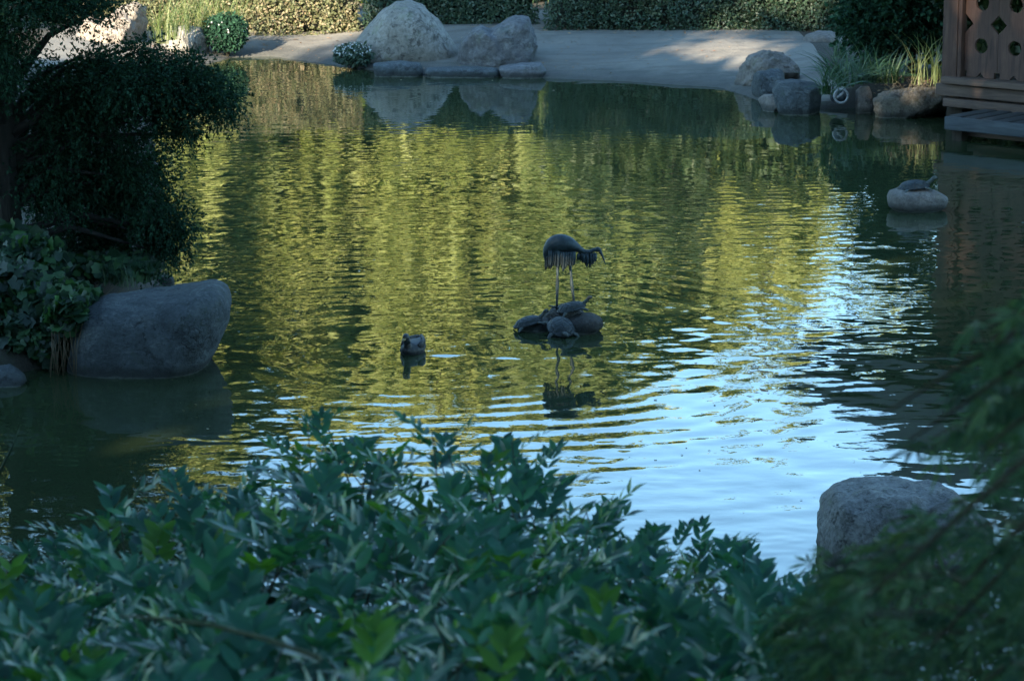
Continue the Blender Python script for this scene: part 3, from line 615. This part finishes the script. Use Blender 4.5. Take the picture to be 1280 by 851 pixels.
# ------------------------------------------------------------------ foliage
def rdir(n, r=rng): return unit(r.normal(size=(n, 3)))
def in_ell(n, c, rad, r=rng, shell=.45):
    d = rdir(n, r); q = (r.random(n) ** shell)[:, None]; return np.asarray(c) + d * q * np.asarray(rad)
def sprays(cent, length, per, r, out=None, droop=.15, spread=.9):
    """leaves along short twigs: returns P, D"""
    n = len(cent); d = rdir(n, r) if out is None else unit(out + rdir(n, r) * .8)
    d[:, 2] -= droop; d = unit(d); t = r.random((n, per)); L = length * (.6 + .8 * r.random(n))
    P = cent[:, None] + d[:, None] * (t * L[:, None])[..., None]; P[..., 2] -= droop * (t ** 2) * L[:, None]
    side = rdir(n * per, r).reshape(n, per, 3) * spread; D = unit(d[:, None] + side)
    return P.reshape(-1, 3), D.reshape(-1, 3)
def tree(name, label, base, h, crowns, leaf, mat, nclump, per, twig, r, cat='tree', group=None, trunk_r=.12, template=CARD, limbs=6, cull=None, up=.5, droop=.15, barkm='bark', trunk_pts=None, sunny=False):
    """crowns: list of (centre, radii) in world coordinates"""
    base = np.asarray(base, float); t = empty(name, base, label, cat, group)
    m = MB(); top = base + [0, 0, h]
    tp = trunk_pts if trunk_pts is not None else [base + [0, 0, -.2], base + [.02 * h, 0, h * .3], base + [-.02 * h, .02 * h, h * .6], top]
    tp = np.array(tp) - base; m.tube(tp, np.linspace(trunk_r, trunk_r * .35, len(tp)), 10)
    m.build('trunk', M[barkm], t)
    m = MB(); has = False
    tot = sum(np.prod(c[1]) ** (2 / 3) for c in crowns); Ps = []; Ds = []
    for c, rad in crowns:
        c = np.asarray(c, float); rad = np.asarray(rad, float); n = max(3, int(nclump * np.prod(rad) ** (2 / 3) / tot))
        cc = in_ell(n, c, rad, r); lump = rdir(9, r) * rad * .8 + c     # uneven: clumps attract leaves
        k_ = r.integers(0, 9, n); cc = cc + (lump[k_] - cc) * (r.random(n) * .5)[:, None]
        P, D = sprays(cc, twig, per, r, (cc - c) / rad, droop); Ps.append(P); Ds.append(D)
        for q in range(max(1, limbs // len(crowns))):
            e = c + rdir(1, r)[0] * rad * .7 - base; s = np.array([np.interp(min(e[2] * .6, tp[-1][2]), tp[:, 2], tp[:, i]) for i in range(3)])
            m.tube([s, s * .55 + e * .45 + [0, 0, .04 * h], e], [trunk_r * .4, trunk_r * .22, trunk_r * .06], 6)
    m.build('boughs', M[barkm], t)
    P = np.concatenate(Ps); D = np.concatenate(Ds)
    if cull is not None: kk = cull(P); P, D = P[kk], D[kk]
    N = rdir(len(P), r) + ([0, 0, up] if not sunny else -np.array(sdir) * .9)
    scatter('crown', *template, P, D, N, leaf * (.6 + .8 * r.random(len(P))), M[mat], t, base)
    return t

# background trees beyond the far bank (seen mirrored in the pond)
r = np.random.default_rng(31)
gy = 'trees beyond the far bank mirrored in the pond'
def bx(px, L): return (px - 640) / FPX * L
bgt = [(20, 57, 11, 'o'), (150, 58, 10.6, 'y'), (250, 58, 10.2, 'y'), (400, 58, 9.6, 'o'), (500, 58, 9.2, 'y'), (600, 58, 8.9, 'o'), (700, 57, 8.4, 'y'), (850, 57, 7.4, 'y'), (-60, 50, 9.5, 'y'), (70, 52, 9.5, 'o'), (190, 48, 8.8, 'y'), (260, 50, 8.8, 'o'), (350, 50, 8.0, 'y'), (450, 52, 8.3, 'y'), (550, 49, 7.8, 'y'), (640, 51, 7.9, 'o'), (730, 48, 7.4, 'o'), (800, 50, 7.0, 'y'), (880, 50, 6.4, 'o'), (960, 49, 5.3, 'y'), (1050, 49, 4.0, 'o'), (1140, 50, 3.6, 'y'), (1230, 52, 4.2, 'd'), (1350, 52, 5, 'o')]
nm = {'y': 'yellow green sunlit broadleaf tree, seen only as a reflection', 'o': 'olive green sunlit tree, seen only as a reflection', 'd': 'dark green tree, seen only as a reflection'}
for i, (px, L, h, kd) in enumerate(bgt):
    h *= 1.12 if px < 980 else 1.0
    x = bx(px, L); cr = []
    wd = 1.3
    for q in range(7):
        z = h * (.15 + .72 * q / 6); cr.append(((x + r.uniform(-.5, .5), L + r.uniform(-.4, .4), z), (wd * r.uniform(.75, 1.1) * (1.0 if q < 5 else .75), .9, h * .13)))
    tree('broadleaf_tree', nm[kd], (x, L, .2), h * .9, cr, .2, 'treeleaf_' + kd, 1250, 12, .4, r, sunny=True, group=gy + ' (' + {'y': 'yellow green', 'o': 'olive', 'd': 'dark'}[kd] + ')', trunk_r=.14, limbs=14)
# loose thin crowned trees: the sky shows through them
for px, L, h in ((1015, 51, 8.2), (1075, 53, 7.6), (1150, 51, 7.0), (960, 54, 8.8), (1240, 53, 7.4)):
    x = bx(px, L); tree('thin_tree', 'thin loose crowned tree beyond the far bank, seen only as a reflection', (x, L, .2), h * .95, [((x + r.uniform(-.5, .5), L, h * f), (r.uniform(.4, .9), .7, h * .08)) for f in (.5, .6, .7, .8, .9, .97)], .17, 'treeleaf_o', 85, 11, .4, r, group='thin trees beyond the far bank', trunk_r=.07, limbs=16, sunny=True)
# dark understorey shrubs behind the hedge
for i, (px, h, kd) in enumerate([(250, 1.5, 'o'), (440, 1.2, 'o'), (575, 1.7, 'd'), (690, 2.3, 'd'), (740, 3.4, 'd'), (790, 3.0, 'd'), (835, 3.9, 'd'), (885, 2.6, 'd'), (930, 3.2, 'd'), (985, 3.0, 'd'), (1035, 2.4, 'd'), (1090, 2.4, 'd')]):
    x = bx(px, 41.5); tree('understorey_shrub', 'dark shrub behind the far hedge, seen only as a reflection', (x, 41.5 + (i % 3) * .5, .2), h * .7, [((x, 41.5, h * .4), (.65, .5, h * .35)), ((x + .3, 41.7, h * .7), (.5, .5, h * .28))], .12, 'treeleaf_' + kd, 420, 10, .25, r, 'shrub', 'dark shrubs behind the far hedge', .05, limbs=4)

# unseen tall trees added left behind the viewpoint to shade the pond
hd = np.array([math.sin(SUN_AZ), math.cos(SUN_AZ), 0]); sd = np.array(sdir)
beams = [(at_z(130, 45, .3), 1.35, 1.), (at_z(235, 40, .3), .9, 1.), (at_z(350, 38, .3), .8, .95), (at_z(300, 30, .5), 1.0, 1.), (at_z(905, 68, .2), .32, 1.), (at_z(955, 70, .2), .36, 1.), (at_z(855, 64, .2), .3, .6), (at_z(1140, 108, .3), .45, .9), (at_z(1165, 70, .5), .35, .5), (at_z(1215, 60, 1.), .8, .5), (at_z(1005, 10, .6), .5, .6)]  # gaps cut in the added crowns so sun reaches these spots
def cull(P):
    keep = np.ones(len(P), bool); q = np.random.default_rng(77).random(len(P))
    for c, rad, pr in beams:
        v = P - c; d = np.linalg.norm(v - (v @ sd)[:, None] * sd, axis=1); keep &= ~((d < rad + .12) & (q < pr))
    return keep
r = np.random.default_rng(41)
for i in range(10):
    x = -35 + i * 4.0; y = -6 + (i % 2) * 1.6; H_ = 23.5 if i < 6 else 23.5 - (i - 5) * 1.2
    cr = [((x + r.uniform(-.4, .4), y, H_ * f), (2.9, 1.8, H_ * .13)) for f in (.12, .3, .48, .66, .84)]
    tree('sun_blocker_tree', 'unseen tall tree added behind the viewpoint to shade the pond', (x, y, 2.2), H_ - 3, cr, .5, 'treeleaf_d', 1500, 7, 1.0, r, group='unseen trees added behind the viewpoint to block the sun', trunk_r=.4, limbs=10, cull=cull)

for x, y in ((-5.5, -10), (-1.5, -10), (-9.5, -10.5)):  # more unseen trees added to stop sun leaking onto the maple
    tree('sun_blocker_tree', 'unseen tall tree added behind the viewpoint to shade the pond', (x, y, 2.2), 13, [((x, y, 16 * f), (2.9, 1.8, 2.4)) for f in (.22, .38, .54, .7, .86)], .5, 'treeleaf_d', 1600, 7, 1.0, r, group='unseen trees added behind the viewpoint to block the sun', trunk_r=.4, limbs=10, cull=cull)
# two unseen broad crowns added over the near bank and water to cut sky light
for i, (bx_, by_, lb, cs) in enumerate([(-9.5, 9, 'unseen broad tree added on the left bank to block sky light from above', [(-7, 9), (-4, 6), (-4.5, 12.5), (-7.5, 15), (-2, 2), (-9, 19), (-5.5, 17.5), (-1.5, 8.5)]),
        (8.5, 5, 'unseen broad tree added on the right bank to block sky light from above', [(7, 5), (4, 3), (4, 8), (7, 11), (9, 15), (1.5, 5), (8, 19), (1, 11)])]):
    tree('sky_blocker_tree', lb, (bx_, by_, 1.2), 7.5, [((a, b, 8.2 + .4 * math.sin(a * 3)), (2.3, 2.3, 1.0)) for a, b in cs], .4, 'treeleaf_d', 1500, 8, .9, r, trunk_r=.35, limbs=16, cull=cull)

# hedges
def hedge(label, x0, x1, y0, h, dep, mat, n, leaf=.05):
    c = np.array([(x0 + x1) / 2, y0 + dep / 2, float(terr((x0 + x1) / 2, y0))]); t = empty('hedge', c, label, 'hedge', 'hedge sections along the far bank')
    W = x1 - x0; m = MB(); xsn = 40; pts = []
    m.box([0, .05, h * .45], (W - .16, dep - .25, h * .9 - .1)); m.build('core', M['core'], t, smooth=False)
    r = np.random.default_rng(int(abs(x0) * 100) + 5)
    u_ = r.random(n); k_ = r.random(n); x = r.uniform(-W / 2, W / 2, n)
    front = k_ < .62; z = np.where(front, r.uniform(-.04, h, n), h); y = np.where(front, -dep / 2, r.uniform(-dep / 2, dep / 2, n))
    bul = .09 * fbm(x * 1.0, z, 4., 8, 3) + .05 * fbm(x, z, 14., 9, 2)
    y = y + np.where(front, bul + r.uniform(0, .12, n) + .25 * (z / h) ** 3 * .3, 0); z = z + np.where(front, 0, fbm(x, y, 3., 7, 3) * .06 + r.uniform(-.08, .04, n))
    kk = (fbm(x, z + y, 16., 17, 3) > -.42) | (r.random(n) < .25); x, y, z, front = x[kk], y[kk], z[kk], front[kk]; n = len(x)
    P = np.stack([x, y, z], 1); D = unit(np.stack([r.normal(size=n), -.4 - r.random(n), r.normal(size=n)], 1)); N = np.stack([r.normal(size=n) * .6, np.where(front, -1., -.2), np.where(front, .3, 1.)], 1)
    scatter('foliage', *LEAF, P + c, D, N + rdir(n, r) * .5, leaf * (.6 + .9 * r.random(n)), M[mat], t, c)
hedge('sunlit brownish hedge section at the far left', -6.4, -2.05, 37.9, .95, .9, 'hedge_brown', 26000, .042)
hedge('dark green hedge section behind the two far boulders', -2.0, .36, 37.9, .82, .9, 'hedge', 16000, .042)
hedge('long dark green hedge section behind the open sand', .42, 6.2, 37.15, .8, .9, 'hedge', 36000, .04)

# dark tree at the left
r = np.random.default_rng(51)
def W_(px, py, Y): return at_y(px, py, Y)
LT = W_(12, 292, 19.6)
cr = [(W_(*p, Y), (rx * .0056, ry_, rz * .0056)) for p, Y, rx, ry_, rz in [
    ((95, 110), 19.6, 70, .45, 42), ((160, 95), 19.4, 75, .45, 38), ((215, 105), 19.5, 60, .4, 42), ((258, 108), 19.6, 38, .3, 30), ((120, 72), 19.5, 26, .2, 14), ((178, 62), 19.5, 30, .2, 12), ((238, 78), 19.6, 22, .2, 12), ((280, 128), 19.6, 22, .2, 20), ((205, 150), 19.5, 30, .2, 22), ((235, 160), 19.5, 16, .15, 14), ((110, 160), 19.7, 85, .45, 38), ((160, 205), 19.8, 62, .4, 45), ((190, 250), 19.8, 40, .35, 45),
    ((70, 220), 19.8, 70, .5, 70), ((222, 285), 19.7, 20, .22, 30), ((195, 310), 19.8, 28, .25, 32), ((120, 290), 20.1, 90, .4, 22), ((90, 130), 20.2, 80, .3, 50), ((60, 200), 20.2, 60, .3, 60), ((130, 240), 20.2, 60, .3, 50), ((110, 310), 20.4, 80, .25, 16),
    ((45, 2), 19.2, 75, .5, 26), ((120, 2), 19.1, 34, .3, 12), ((6, 65), 19.3, 32, .4, 60), ((0, -60), 19.5, 140, .7, 50), ((40, -130), 19.6, 150, .8, 70), ((-60, 120), 19.8, 60, .6, 150)]]
tree('evergreen_tree', 'dark feathery evergreen tree leaning over the water at left', LT, 3.4, cr, .024, 'evergreen', 20000, 14, .15, r, trunk_r=.1, limbs=34, up=1.4, droop=.32, template=LEAF,
     trunk_pts=[LT + [0, 0, -.4], LT + [.0, 0, .8], LT + [-.02, 0, 1.8], LT + [.03, 0, 3.2]])

# ivy mass on the left bank
def bush(name, label, cat, base, blobs, n, leaf, tmpl, mat, r, up=.6, group=None, stems=8, stemmat='twig', sr=.008):
    base = np.asarray(base, float); t = empty(name, base, label, cat, group); Ps = []
    for c, rad in blobs: Ps.append(in_ell(n // len(blobs), c, rad, r, .3))
    P = np.concatenate(Ps); D = rdir(len(P), r) + [0, -.4, -.5]; N = rdir(len(P), r) * .6 + [0, -.7, up]
    scatter('foliage', *tmpl, P, D, N, leaf * (.5 + .9 * r.random(len(P))), M[mat], t, base)
    m = MB()
    for i in range(stems):
        c, rad = blobs[i % len(blobs)]; e = np.asarray(c) + rdir(1, r)[0] * rad * .8 - base; m.tube([[0, 0, -.05], e * .5 + [0, 0, .05], e], [sr, sr * .8, sr * .4], 6)
    m.build('stems', M[stemmat], t); return t
r = np.random.default_rng(61)
ib = W_(45, 470, 18.3)
bl = [(W_(*p, Y), (a * .0052, dy, c_ * .0052)) for p, Y, a, dy, c_ in [((40, 320), 18.9, 50, .3, 28), ((20, 360), 18.5, 50, .3, 40), ((70, 380), 18.3, 42, .25, 36), ((30, 420), 18.15, 48, .22, 34), ((65, 430), 18.05, 30, .18, 32), ((-40, 380), 18.5, 60, .4, 60), ((140, 330), 19.6, 70, .3, 14), ((5, 300), 19.3, 40, .3, 20), ((82, 388), 17.85, 26, .15, 22), ((96, 372), 18.2, 24, .15, 14)]]
bush('ivy_plant', 'trailing green ivy spilling over the left bank beside the big boulder', 'plant', ib, bl, 5200, .075, IVY, 'ivy', r, stems=24)
# dry hanging stems
hs = empty('dry_stems', W_(80, 470, 17.9), 'bundle of dry pale stems hanging beside the large left boulder', 'plant'); m = MB(); hb = np.array(hs.location)
for i in range(26):
    px = r.uniform(62, 104); a = W_(px, r.uniform(395, 425), 17.85 + r.uniform(-.1, .1)); e = W_(px + r.uniform(-10, 10), r.uniform(462, 478), 17.75 + r.uniform(-.1, .1)); mid = (a + e) / 2 + [r.uniform(-.03, .03), -.04, .02]
    m.tube(np.array([a, mid, e]) - hb, .0028, 5)
m.build('stem_bundle', M['straw'], hs)
def clump(name, label, base_pts, n, L, mat, r, lean=.5, group=None, cat='grass', wid=1., kind=None, tilt=(0, 0)):
    base_pts = np.asarray(base_pts, float); c = base_pts.mean(0); i = r.integers(0, len(base_pts), n); P = base_pts[i] + r.normal(size=(n, 3)) * [.05, .05, .0]
    a = r.uniform(0, 2 * math.pi, n); l = lean * r.random(n); D = np.stack([np.cos(a) * l + tilt[0], np.sin(a) * l + tilt[1], np.ones(n)], 1); N = np.stack([np.cos(a), np.sin(a), -.2 * np.ones(n)], 1) * -1 + [0, 0, .0]
    T = BLADE[0].copy(); T[:, 0] *= wid; T[:, 2] *= 1.6
    o = scatter(name, T, BLADE[1], P, D, N * [-1, -1, 1] * -1, L * (.5 + .7 * r.random(n)), M[mat], None, c); o.location = [float(v) for v in c]
    return tag(o, label, cat, group, kind)
def gpts(pxs, z=None):
    out = []
    for px, py in pxs:
        p = at_z(px, py, z if z is not None else .1)
        for _ in range(2): p = at_z(px, py, float(terr(p[0], p[1])) if z is None else z)
        out.append(p)
    return out
clump('grass_tuft', 'thin grass on the left bank below the dark tree', gpts([(140, 355), (160, 358), (180, 350), (120, 350), (200, 345), (150, 335)], .3), 420, .2, 'grass', r, .7, wid=.6)
clump('strap_grass', 'arching strap leaved grass clump beside the round pipe', gpts([(1035, 118), (1055, 108), (1075, 105), (1095, 104), (1115, 104), (1045, 100), (1085, 95)], .3), 520, .42, 'grass', r, 1.5, wid=1.3, tilt=(0, -.35))
clump('strap_grass', 'small spiky grass tuft at the edge of the sand', gpts([(1045, 72), (1050, 74)], .33), 60, .34, 'grass', r, .8, wid=1.1)
clump('strap_grass', 'tall yellow green grass against the pavilion post', gpts([(1150, 106), (1160, 104), (1168, 108), (1172, 100)], .3), 48, .6, 'grass_pale', r, .7, wid=.9)
clump('reed_clump', 'tall sunlit yellow reeds behind the small boulder at far left', gpts([(200, 55), (215, 50), (235, 45), (255, 42), (275, 42), (295, 42)], .3), 420, .62, 'grass_pale', r, .7, wid=.6)
clump('straw_tuft', 'dry straw hanging over the low stone wall', gpts([(1110, 116), (1130, 114), (1150, 114), (1168, 114)], .3), 90, .2, 'straw', r, 1.6, wid=.8, tilt=(0, -.9))
# leaf litter near the pavilion (countless)
P = np.array([at_z(r.uniform(1095, 1182), r.uniform(95, 116), .3) for _ in range(500)]); P[:, 2] = [float(z) + .01 for z in terr(P[:, 0], P[:, 1])]
tag(scatter('leaf_litter', *LEAF, P, rdir(500, r) * [1, 1, .2], rdir(500, r) * .5 + [0, 0, 1], .06, M['litter']), 'dry orange leaf litter beside the pavilion post', 'leaf litter', kind='stuff')

# shrub with feathery foliage left of the pavilion
r = np.random.default_rng(71); FB = at_z(1120, 75, .3)
FB[1] = 32.4
bl = [(W_(*p, Y), np.array([a, .0, c_]) * .0092 + [0, dy, 0]) for p, Y, a, dy, c_ in [((1110, 40), 32.4, 60, .4, 30), ((1140, 10), 32.2, 36, .4, 40), ((1085, 15), 32.6, 40, .35, 28), ((1125, -40), 32.3, 38, .4, 40), ((1140, -90), 32.3, 30, .35, 45), ((1100, -70), 32.5, 20, .3, 30)]]
tree('feathery_shrub', 'dark feathery shrub between the hedge and the pavilion', (FB[0], FB[1], .25), 1.8, bl, .06, 'evergreen', 2400, 10, .22, r, 'shrub', trunk_r=.05, limbs=10, template=LEAF)
for px_, Yb, hh, lb in ((1205, 32.9, 3.1, 'dark bushy shrub seen through the pavilion cutouts, left one'), (1265, 32.2, 3.1, 'dark bushy shrub seen through the pavilion cutouts, right one')):
    c0 = np.array([(px_ - 640) / FPX * Yb, Yb, .25])
    tree('dark_shrub', lb, c0, hh * .7, [(c0 + [a, b, z], (.55, .45, .5)) for a, b, z in ((0, 0, .5), (.2, .1, 1.1), (-.1, 0, 1.7), (.2, 0, 2.3), (0, .1, 2.8))], .11, 'treeleaf_d', 750, 10, .22, r, 'shrub', trunk_r=.05, limbs=8)
# flowering plants
def flowering(label, pxc, Y, rx, rz, n, nf, r):
    c = W_(*pxc, Y); base = np.array([c[0], Y, float(terr(c[0], Y))]); t = bush('flowering_plant', label, 'plant', base, [(c, (rx, rx * .8, rz))], n, .05, LEAF, 'evergreen' if rz > .2 else 'hedge', r, stems=10)  # taller plant's dark leaf colour stands in for shade
    d = rdir(nf, r); d[:, 2] = np.abs(d[:, 2]); d[:, 1] = -np.abs(d[:, 1]); P = c + d * [rx, rx * .8, rz] * 1.0
    V = [];  a = np.linspace(0, 2 * math.pi, 9)[:-1]
    T = np.array([[0, 0, .1]] + [[math.cos(q) * (.5 if i % 2 else .3), math.sin(q) * (.5 if i % 2 else .3), 0] for i, q in enumerate(a)]); TF = [np.array([[0, i + 1, (i + 1) % 8 + 1] for i in range(8)])]
    scatter('blossom', T, TF, P, rdir(nf, r), d + [0, -.5, .5], .022 * (.6 + .8 * r.random(nf)), M['flower'], t, base)
flowering('small white flowering mound left of the peaked boulder', (441, 68), 35.3, .26, .15, 1500, 110, r)
flowering('rounded plant with leaves coloured darker for shade and a few tiny white flowers beside the sunlit reeds', (283, 40), 36.6, .3, .26, 2400, 14, r)

# ------------------------------------------------------------------ near bank shrubs with pinnate leaves
top_x = [-60, 0, 60, 130, 200, 300, 355, 385, 400, 425, 460, 500, 540, 575, 610, 645, 700, 760, 850, 930, 1000, 1060]
top_y = [700, 695, 690, 640, 605, 612, 590, 540, 520, 575, 565, 590, 545, 575, 575, 555, 620, 652, 675, 690, 712, 760]
r = np.random.default_rng(81)
shrubs = []
spec = [(-.95, 5.6, 'broad leafy shrub at the lower left corner'), (-.62, 7.0, 'dense low shrub right of the dark shaded water'), (-.25, 4.9, 'leafy shrub in the blurred centre foreground'), (-.48, 8.0, 'upright shrub with the tallest narrow leafy spire'), (-.08, 7.6, 'shrub with arching twin shoots over the sky reflection'), (.42, 6.8, 'glossy shrub right of the centre shoots'), (.55, 5.2, 'dark spreading shrub in the lower right centre'), (-1.15, 7.2, 'low shrub beside the dark water at left edge')]
def pinnate(P0, D0, N0, L, r):
    """one compound leaf: leaflets in pairs; returns arrays"""
    n = int(r.integers(4, 6)); Ps, Ds, Ns, Ss = [], [], [], []; W = unit(np.cross(D0, N0)); 
    for i in range(n):
        t = .25 + .7 * i / (n - 1); p = P0 + D0 * L * t + np.array([0, 0, -1.]) * L * .22 * t * t
        for s in (1, -1):
            d = unit(D0 * .75 + W * s * .7 + N0 * .12 + r.normal(size=3) * .12); Ps.append(p); Ds.append(d); Ns.append(N0 + r.normal(size=3) * .25); Ss.append(L * .35 * (1 - .35 * abs(t - .5)) * r.uniform(.85, 1.15))
    Ps.append(P0 + D0 * L - np.array([0, 0, L * .22])); Ds.append(unit(D0 + [0, 0, -.3])); Ns.append(N0); Ss.append(L * .3)
    return Ps, Ds, Ns, Ss
bins = [dict(P=[], D=[], N=[], S=[], y=[], stems=MB()) for _ in spec]
bases = np.array([[x, y, 0.] for x, y, _ in spec]); bases[:, 2] = terr(bases[:, 0], bases[:, 1])
shoots = []
for i in range(310):
    px = r.uniform(-60, 1050); ty = np.interp(px, top_x, top_y); q = r.random() ** 1.1; py = ty + (900 - ty) * q
    Yd = np.interp(q, [0, .35, 1], [7.9, 6.2, 3.9]) + r.uniform(-.35, .35)
    if px > 780: Yd = max(Yd, 4.6)
    shoots.append((px, py, Yd, .22 + .05 * q))
for px, py, Yd in [(400, 503, 8.0), (385, 530, 8.0), (412, 540, 8.0), (372, 560, 8.0), (425, 565, 7.9), (540, 517, 7.2), (560, 545, 7.2), (640, 530, 7.4), (625, 545, 7.4), (655, 550, 7.3), (600, 560, 7.2), (465, 545, 7.6), (478, 560, 7.6), (210, 592, 7.2), (735, 640, 6.8), (860, 668, 6.8), (930, 675, 6.9)]:
    shoots.append((px, py + (6 if px < 430 else 22), Yd, .18))
for px, py, Yd, LL in shoots:
    tip = at_y(px, py, Yd); d2 = np.abs(bases[:, 0] - tip[0]) + .6 * np.abs(bases[:, 1] - tip[1]); b_ = int(np.argmin(d2)); B = bins[b_]
    gz = bases[b_]; st = unit(np.array([r.normal() * .35, r.normal() * .35, 1.])); L0 = .38
    mid = tip - st * L0; B['stems'].tube(np.array([gz + [0, 0, -.05], gz * .45 + mid * .55 + [0, 0, -.08], mid, tip]) - gz, [.007, .005, .0035, .0015], 5)
    nl = int(r.integers(6, 9)); ph = r.uniform(0, 6.28); yg = r.random() < .16
    for j in range(nl):
        t = j / nl; p = tip - st * L0 * (1 - t) * .9; a = ph + j * 2.4; el = -.05 + .95 * t + r.uniform(-.2, .2); D0 = unit(np.array([math.cos(a) * math.cos(el), math.sin(a) * math.cos(el), math.sin(el)]))
        W = unit(np.cross(D0, [0, 0, 1.])); N0 = np.cross(W, D0); N0 = N0 if N0[2] > 0 else -N0
        a_, b2, c_, s_2 = pinnate(p, D0, N0, LL * r.uniform(.75, 1.2) * (1.1 - .45 * t), r); B['P'] += a_; B['D'] += b2; B['N'] += c_; B['S'] += s_2; B['y'] += [yg and t > .5] * len(a_)
for (x, y, lb), B, gz in zip(spec, bins, bases):
    t = empty('leafy_shrub', gz, lb, 'shrub', 'foreground shrubs with pinnate leaves')
    P, D, N, S = map(np.array, (B['P'], B['D'], B['N'], B['S'])); yg = np.array(B['y'])
    scatter('foliage', *LEAFLET, P[~yg], D[~yg], N[~yg], S[~yg], M['shrub'], t, gz)
    if yg.any(): scatter('young_leaves', *LEAFLET, P[yg], D[yg], N[yg], S[yg], M['shrub_young'], t, gz)
    B['stems'].build('stems', M['twig'], t)
# pale long stem lying across the lower left foliage
a, b2, c2 = at_y(150, 770, 4.3), at_y(270, 782, 4.25), at_y(400, 822, 4.1)
m = MB(); m.tube([a, (a + b2) / 2 + [0, 0, .004], b2, (b2 + c2) / 2 + [0, 0, .004], c2], [.0018, .003, .004, .004, .004], 6)
tag(m.build('bent_stem', M['greenstem'], origin=b2), 'long pale green stem lying across the lower left foliage', 'stem')
# undergrowth of the near bank
Pn = np.stack([r.uniform(-2.2, 2.6, 9000), r.uniform(3.6, 10.6, 9000), np.zeros(9000)], 1); Pn[:, 2] = terr(Pn[:, 0], Pn[:, 1]) + r.random(9000) ** 2 * .35
tag(scatter('undergrowth', *LEAF, Pn, rdir(9000, r) + [0, 0, .6], rdir(9000, r) * .5 + [0, 0, 1], .09, M['evergreen']), 'dark leafy undergrowth covering the near bank', 'undergrowth', kind='stuff')
g = empty('wild_grass', at_y(0, 590, 9.6), 'single curved grass blade at the left picture edge', 'grass'); m = MB(); gb = np.array(g.location)
m.tube(np.array([at_y(-10, 640, 9.6), at_y(0, 590, 9.6), at_y(14, 562, 9.6), at_y(26, 530, 9.6)]) - gb, [(.006, .002), (.006, .002), (.004, .0015), (.001, .001)], 6); m.build('stalk', M['grass'], g)

# ------------------------------------------------------------------ blurred maple at the right
r = np.random.default_rng(91); mb = np.array([1.35, 3.4, 0.]); mb[2] = terr(mb[0], mb[1])
t = empty('laceleaf_maple', mb, 'blurred fine leaved maple hanging over the lower right corner', 'tree')
m = MB(); trunk = np.array([mb + [0, 0, -.2], mb + [.05, .0, .5], mb + [-.02, -.02, .95], mb + [-.1, 0, 1.25]]) - mb; m.tube(trunk, [.04, .034, .026, .016], 8); m.build('trunk', M['bark'], t)
m = MB(); Ps, Ds = [], []
edge_x = [960, 1010, 1050, 1110, 1150, 1200, 1240, 1290]; edge_y = [760, 705, 690, 600, 530, 440, 395, 350]
for i in range(200):
    px = r.uniform(960, 1340) if i < 130 else (r.uniform(1110, 1330) if i < 175 else r.uniform(1215, 1300)); ey = np.interp(px, edge_x, edge_y); q = r.random() ** .95
    py = ey + (930 - ey) * q if i < 130 else (r.uniform(650, 880) if i < 175 else r.uniform(430, 640)); Yd = r.uniform(3.4, 5.3)
    if px < 1190 and 590 < py < 690 and r.random() < .65: continue
    a = at_y(px, py, Yd); s = at_y(px + r.uniform(60, 150), py - r.uniform(-10, 60), Yd + r.uniform(-.1, .1)); mid = (a + s) / 2 + [0, 0, .02]
    if px < 1250: m.tube(np.array([s, mid, a]) - mb, [.0022, .0016, .0008], 5)
    n = int(r.integers(6, 12)); tt = r.random(n); P = s[None] * (1 - tt[:, None]) + a[None] * tt[:, None] + r.normal(size=(n, 3)) * .012
    Ps.append(P); Ds.append(unit(a - s)[None] * .7 + r.normal(size=(n, 3)) * .45 + [0, 0, -.45])
for i in range(9):
    a = at_y(r.uniform(1080, 1300), r.uniform(480, 850), r.uniform(3, 3.9)); m.tube([trunk[3], (trunk[3] + a - mb) / 2 + [0, 0, .08], a - mb], [.01, .006, .002], 6)
m.build('branchlet', M['twig'], t)
P = np.concatenate(Ps); D = np.concatenate(Ds); scatter('crown', *LOBED, P, D, rdir(len(P), r) * .5 + [0, -.3, 1], .048 * (.6 + .8 * r.random(len(P))), M['maple'], t, mb)

# ------------------------------------------------------------------ small things that litter the place
r = np.random.default_rng(101)
n = 700; pxs = r.uniform(180, 1250, n); pys = 100 + 560 * r.random(n) ** 1.6; P = np.array([at_z(a, b, .0045) for a, b in zip(pxs, pys)])
P = P[sdist(P[:, 0], P[:, 1]) < -.1]; n = len(P); P[:, 2] = .003
tag(scatter('floating_debris', *CARD, P, rdir(n, r) * [1, 1, .02], rdir(n, r) * .05 + [0, 0, 1], .022 * (.3 + r.random(n) ** 3 * 1.4), M['straw']), 'tiny pale petals and leaf bits floating on the pond', 'debris', kind='stuff')
n = 900; P = np.stack([r.uniform(-5, 3.7, n), 37.6 - 3.4 * r.random(n) ** 1.8, np.zeros(n)], 1); P = P[sdist(P[:, 0], P[:, 1]) > .1]; n = len(P); P[:, 2] = terr(P[:, 0], P[:, 1]) + .012
tag(scatter('fallen_leaves', *LEAF, P, rdir(n, r) * [1, 1, .1], rdir(n, r) * .3 + [0, 0, 1], .05 * (.4 + .8 * r.random(n)), M['litter']), 'dry fallen leaves scattered over the sandy bank', 'fallen leaves', kind='stuff')
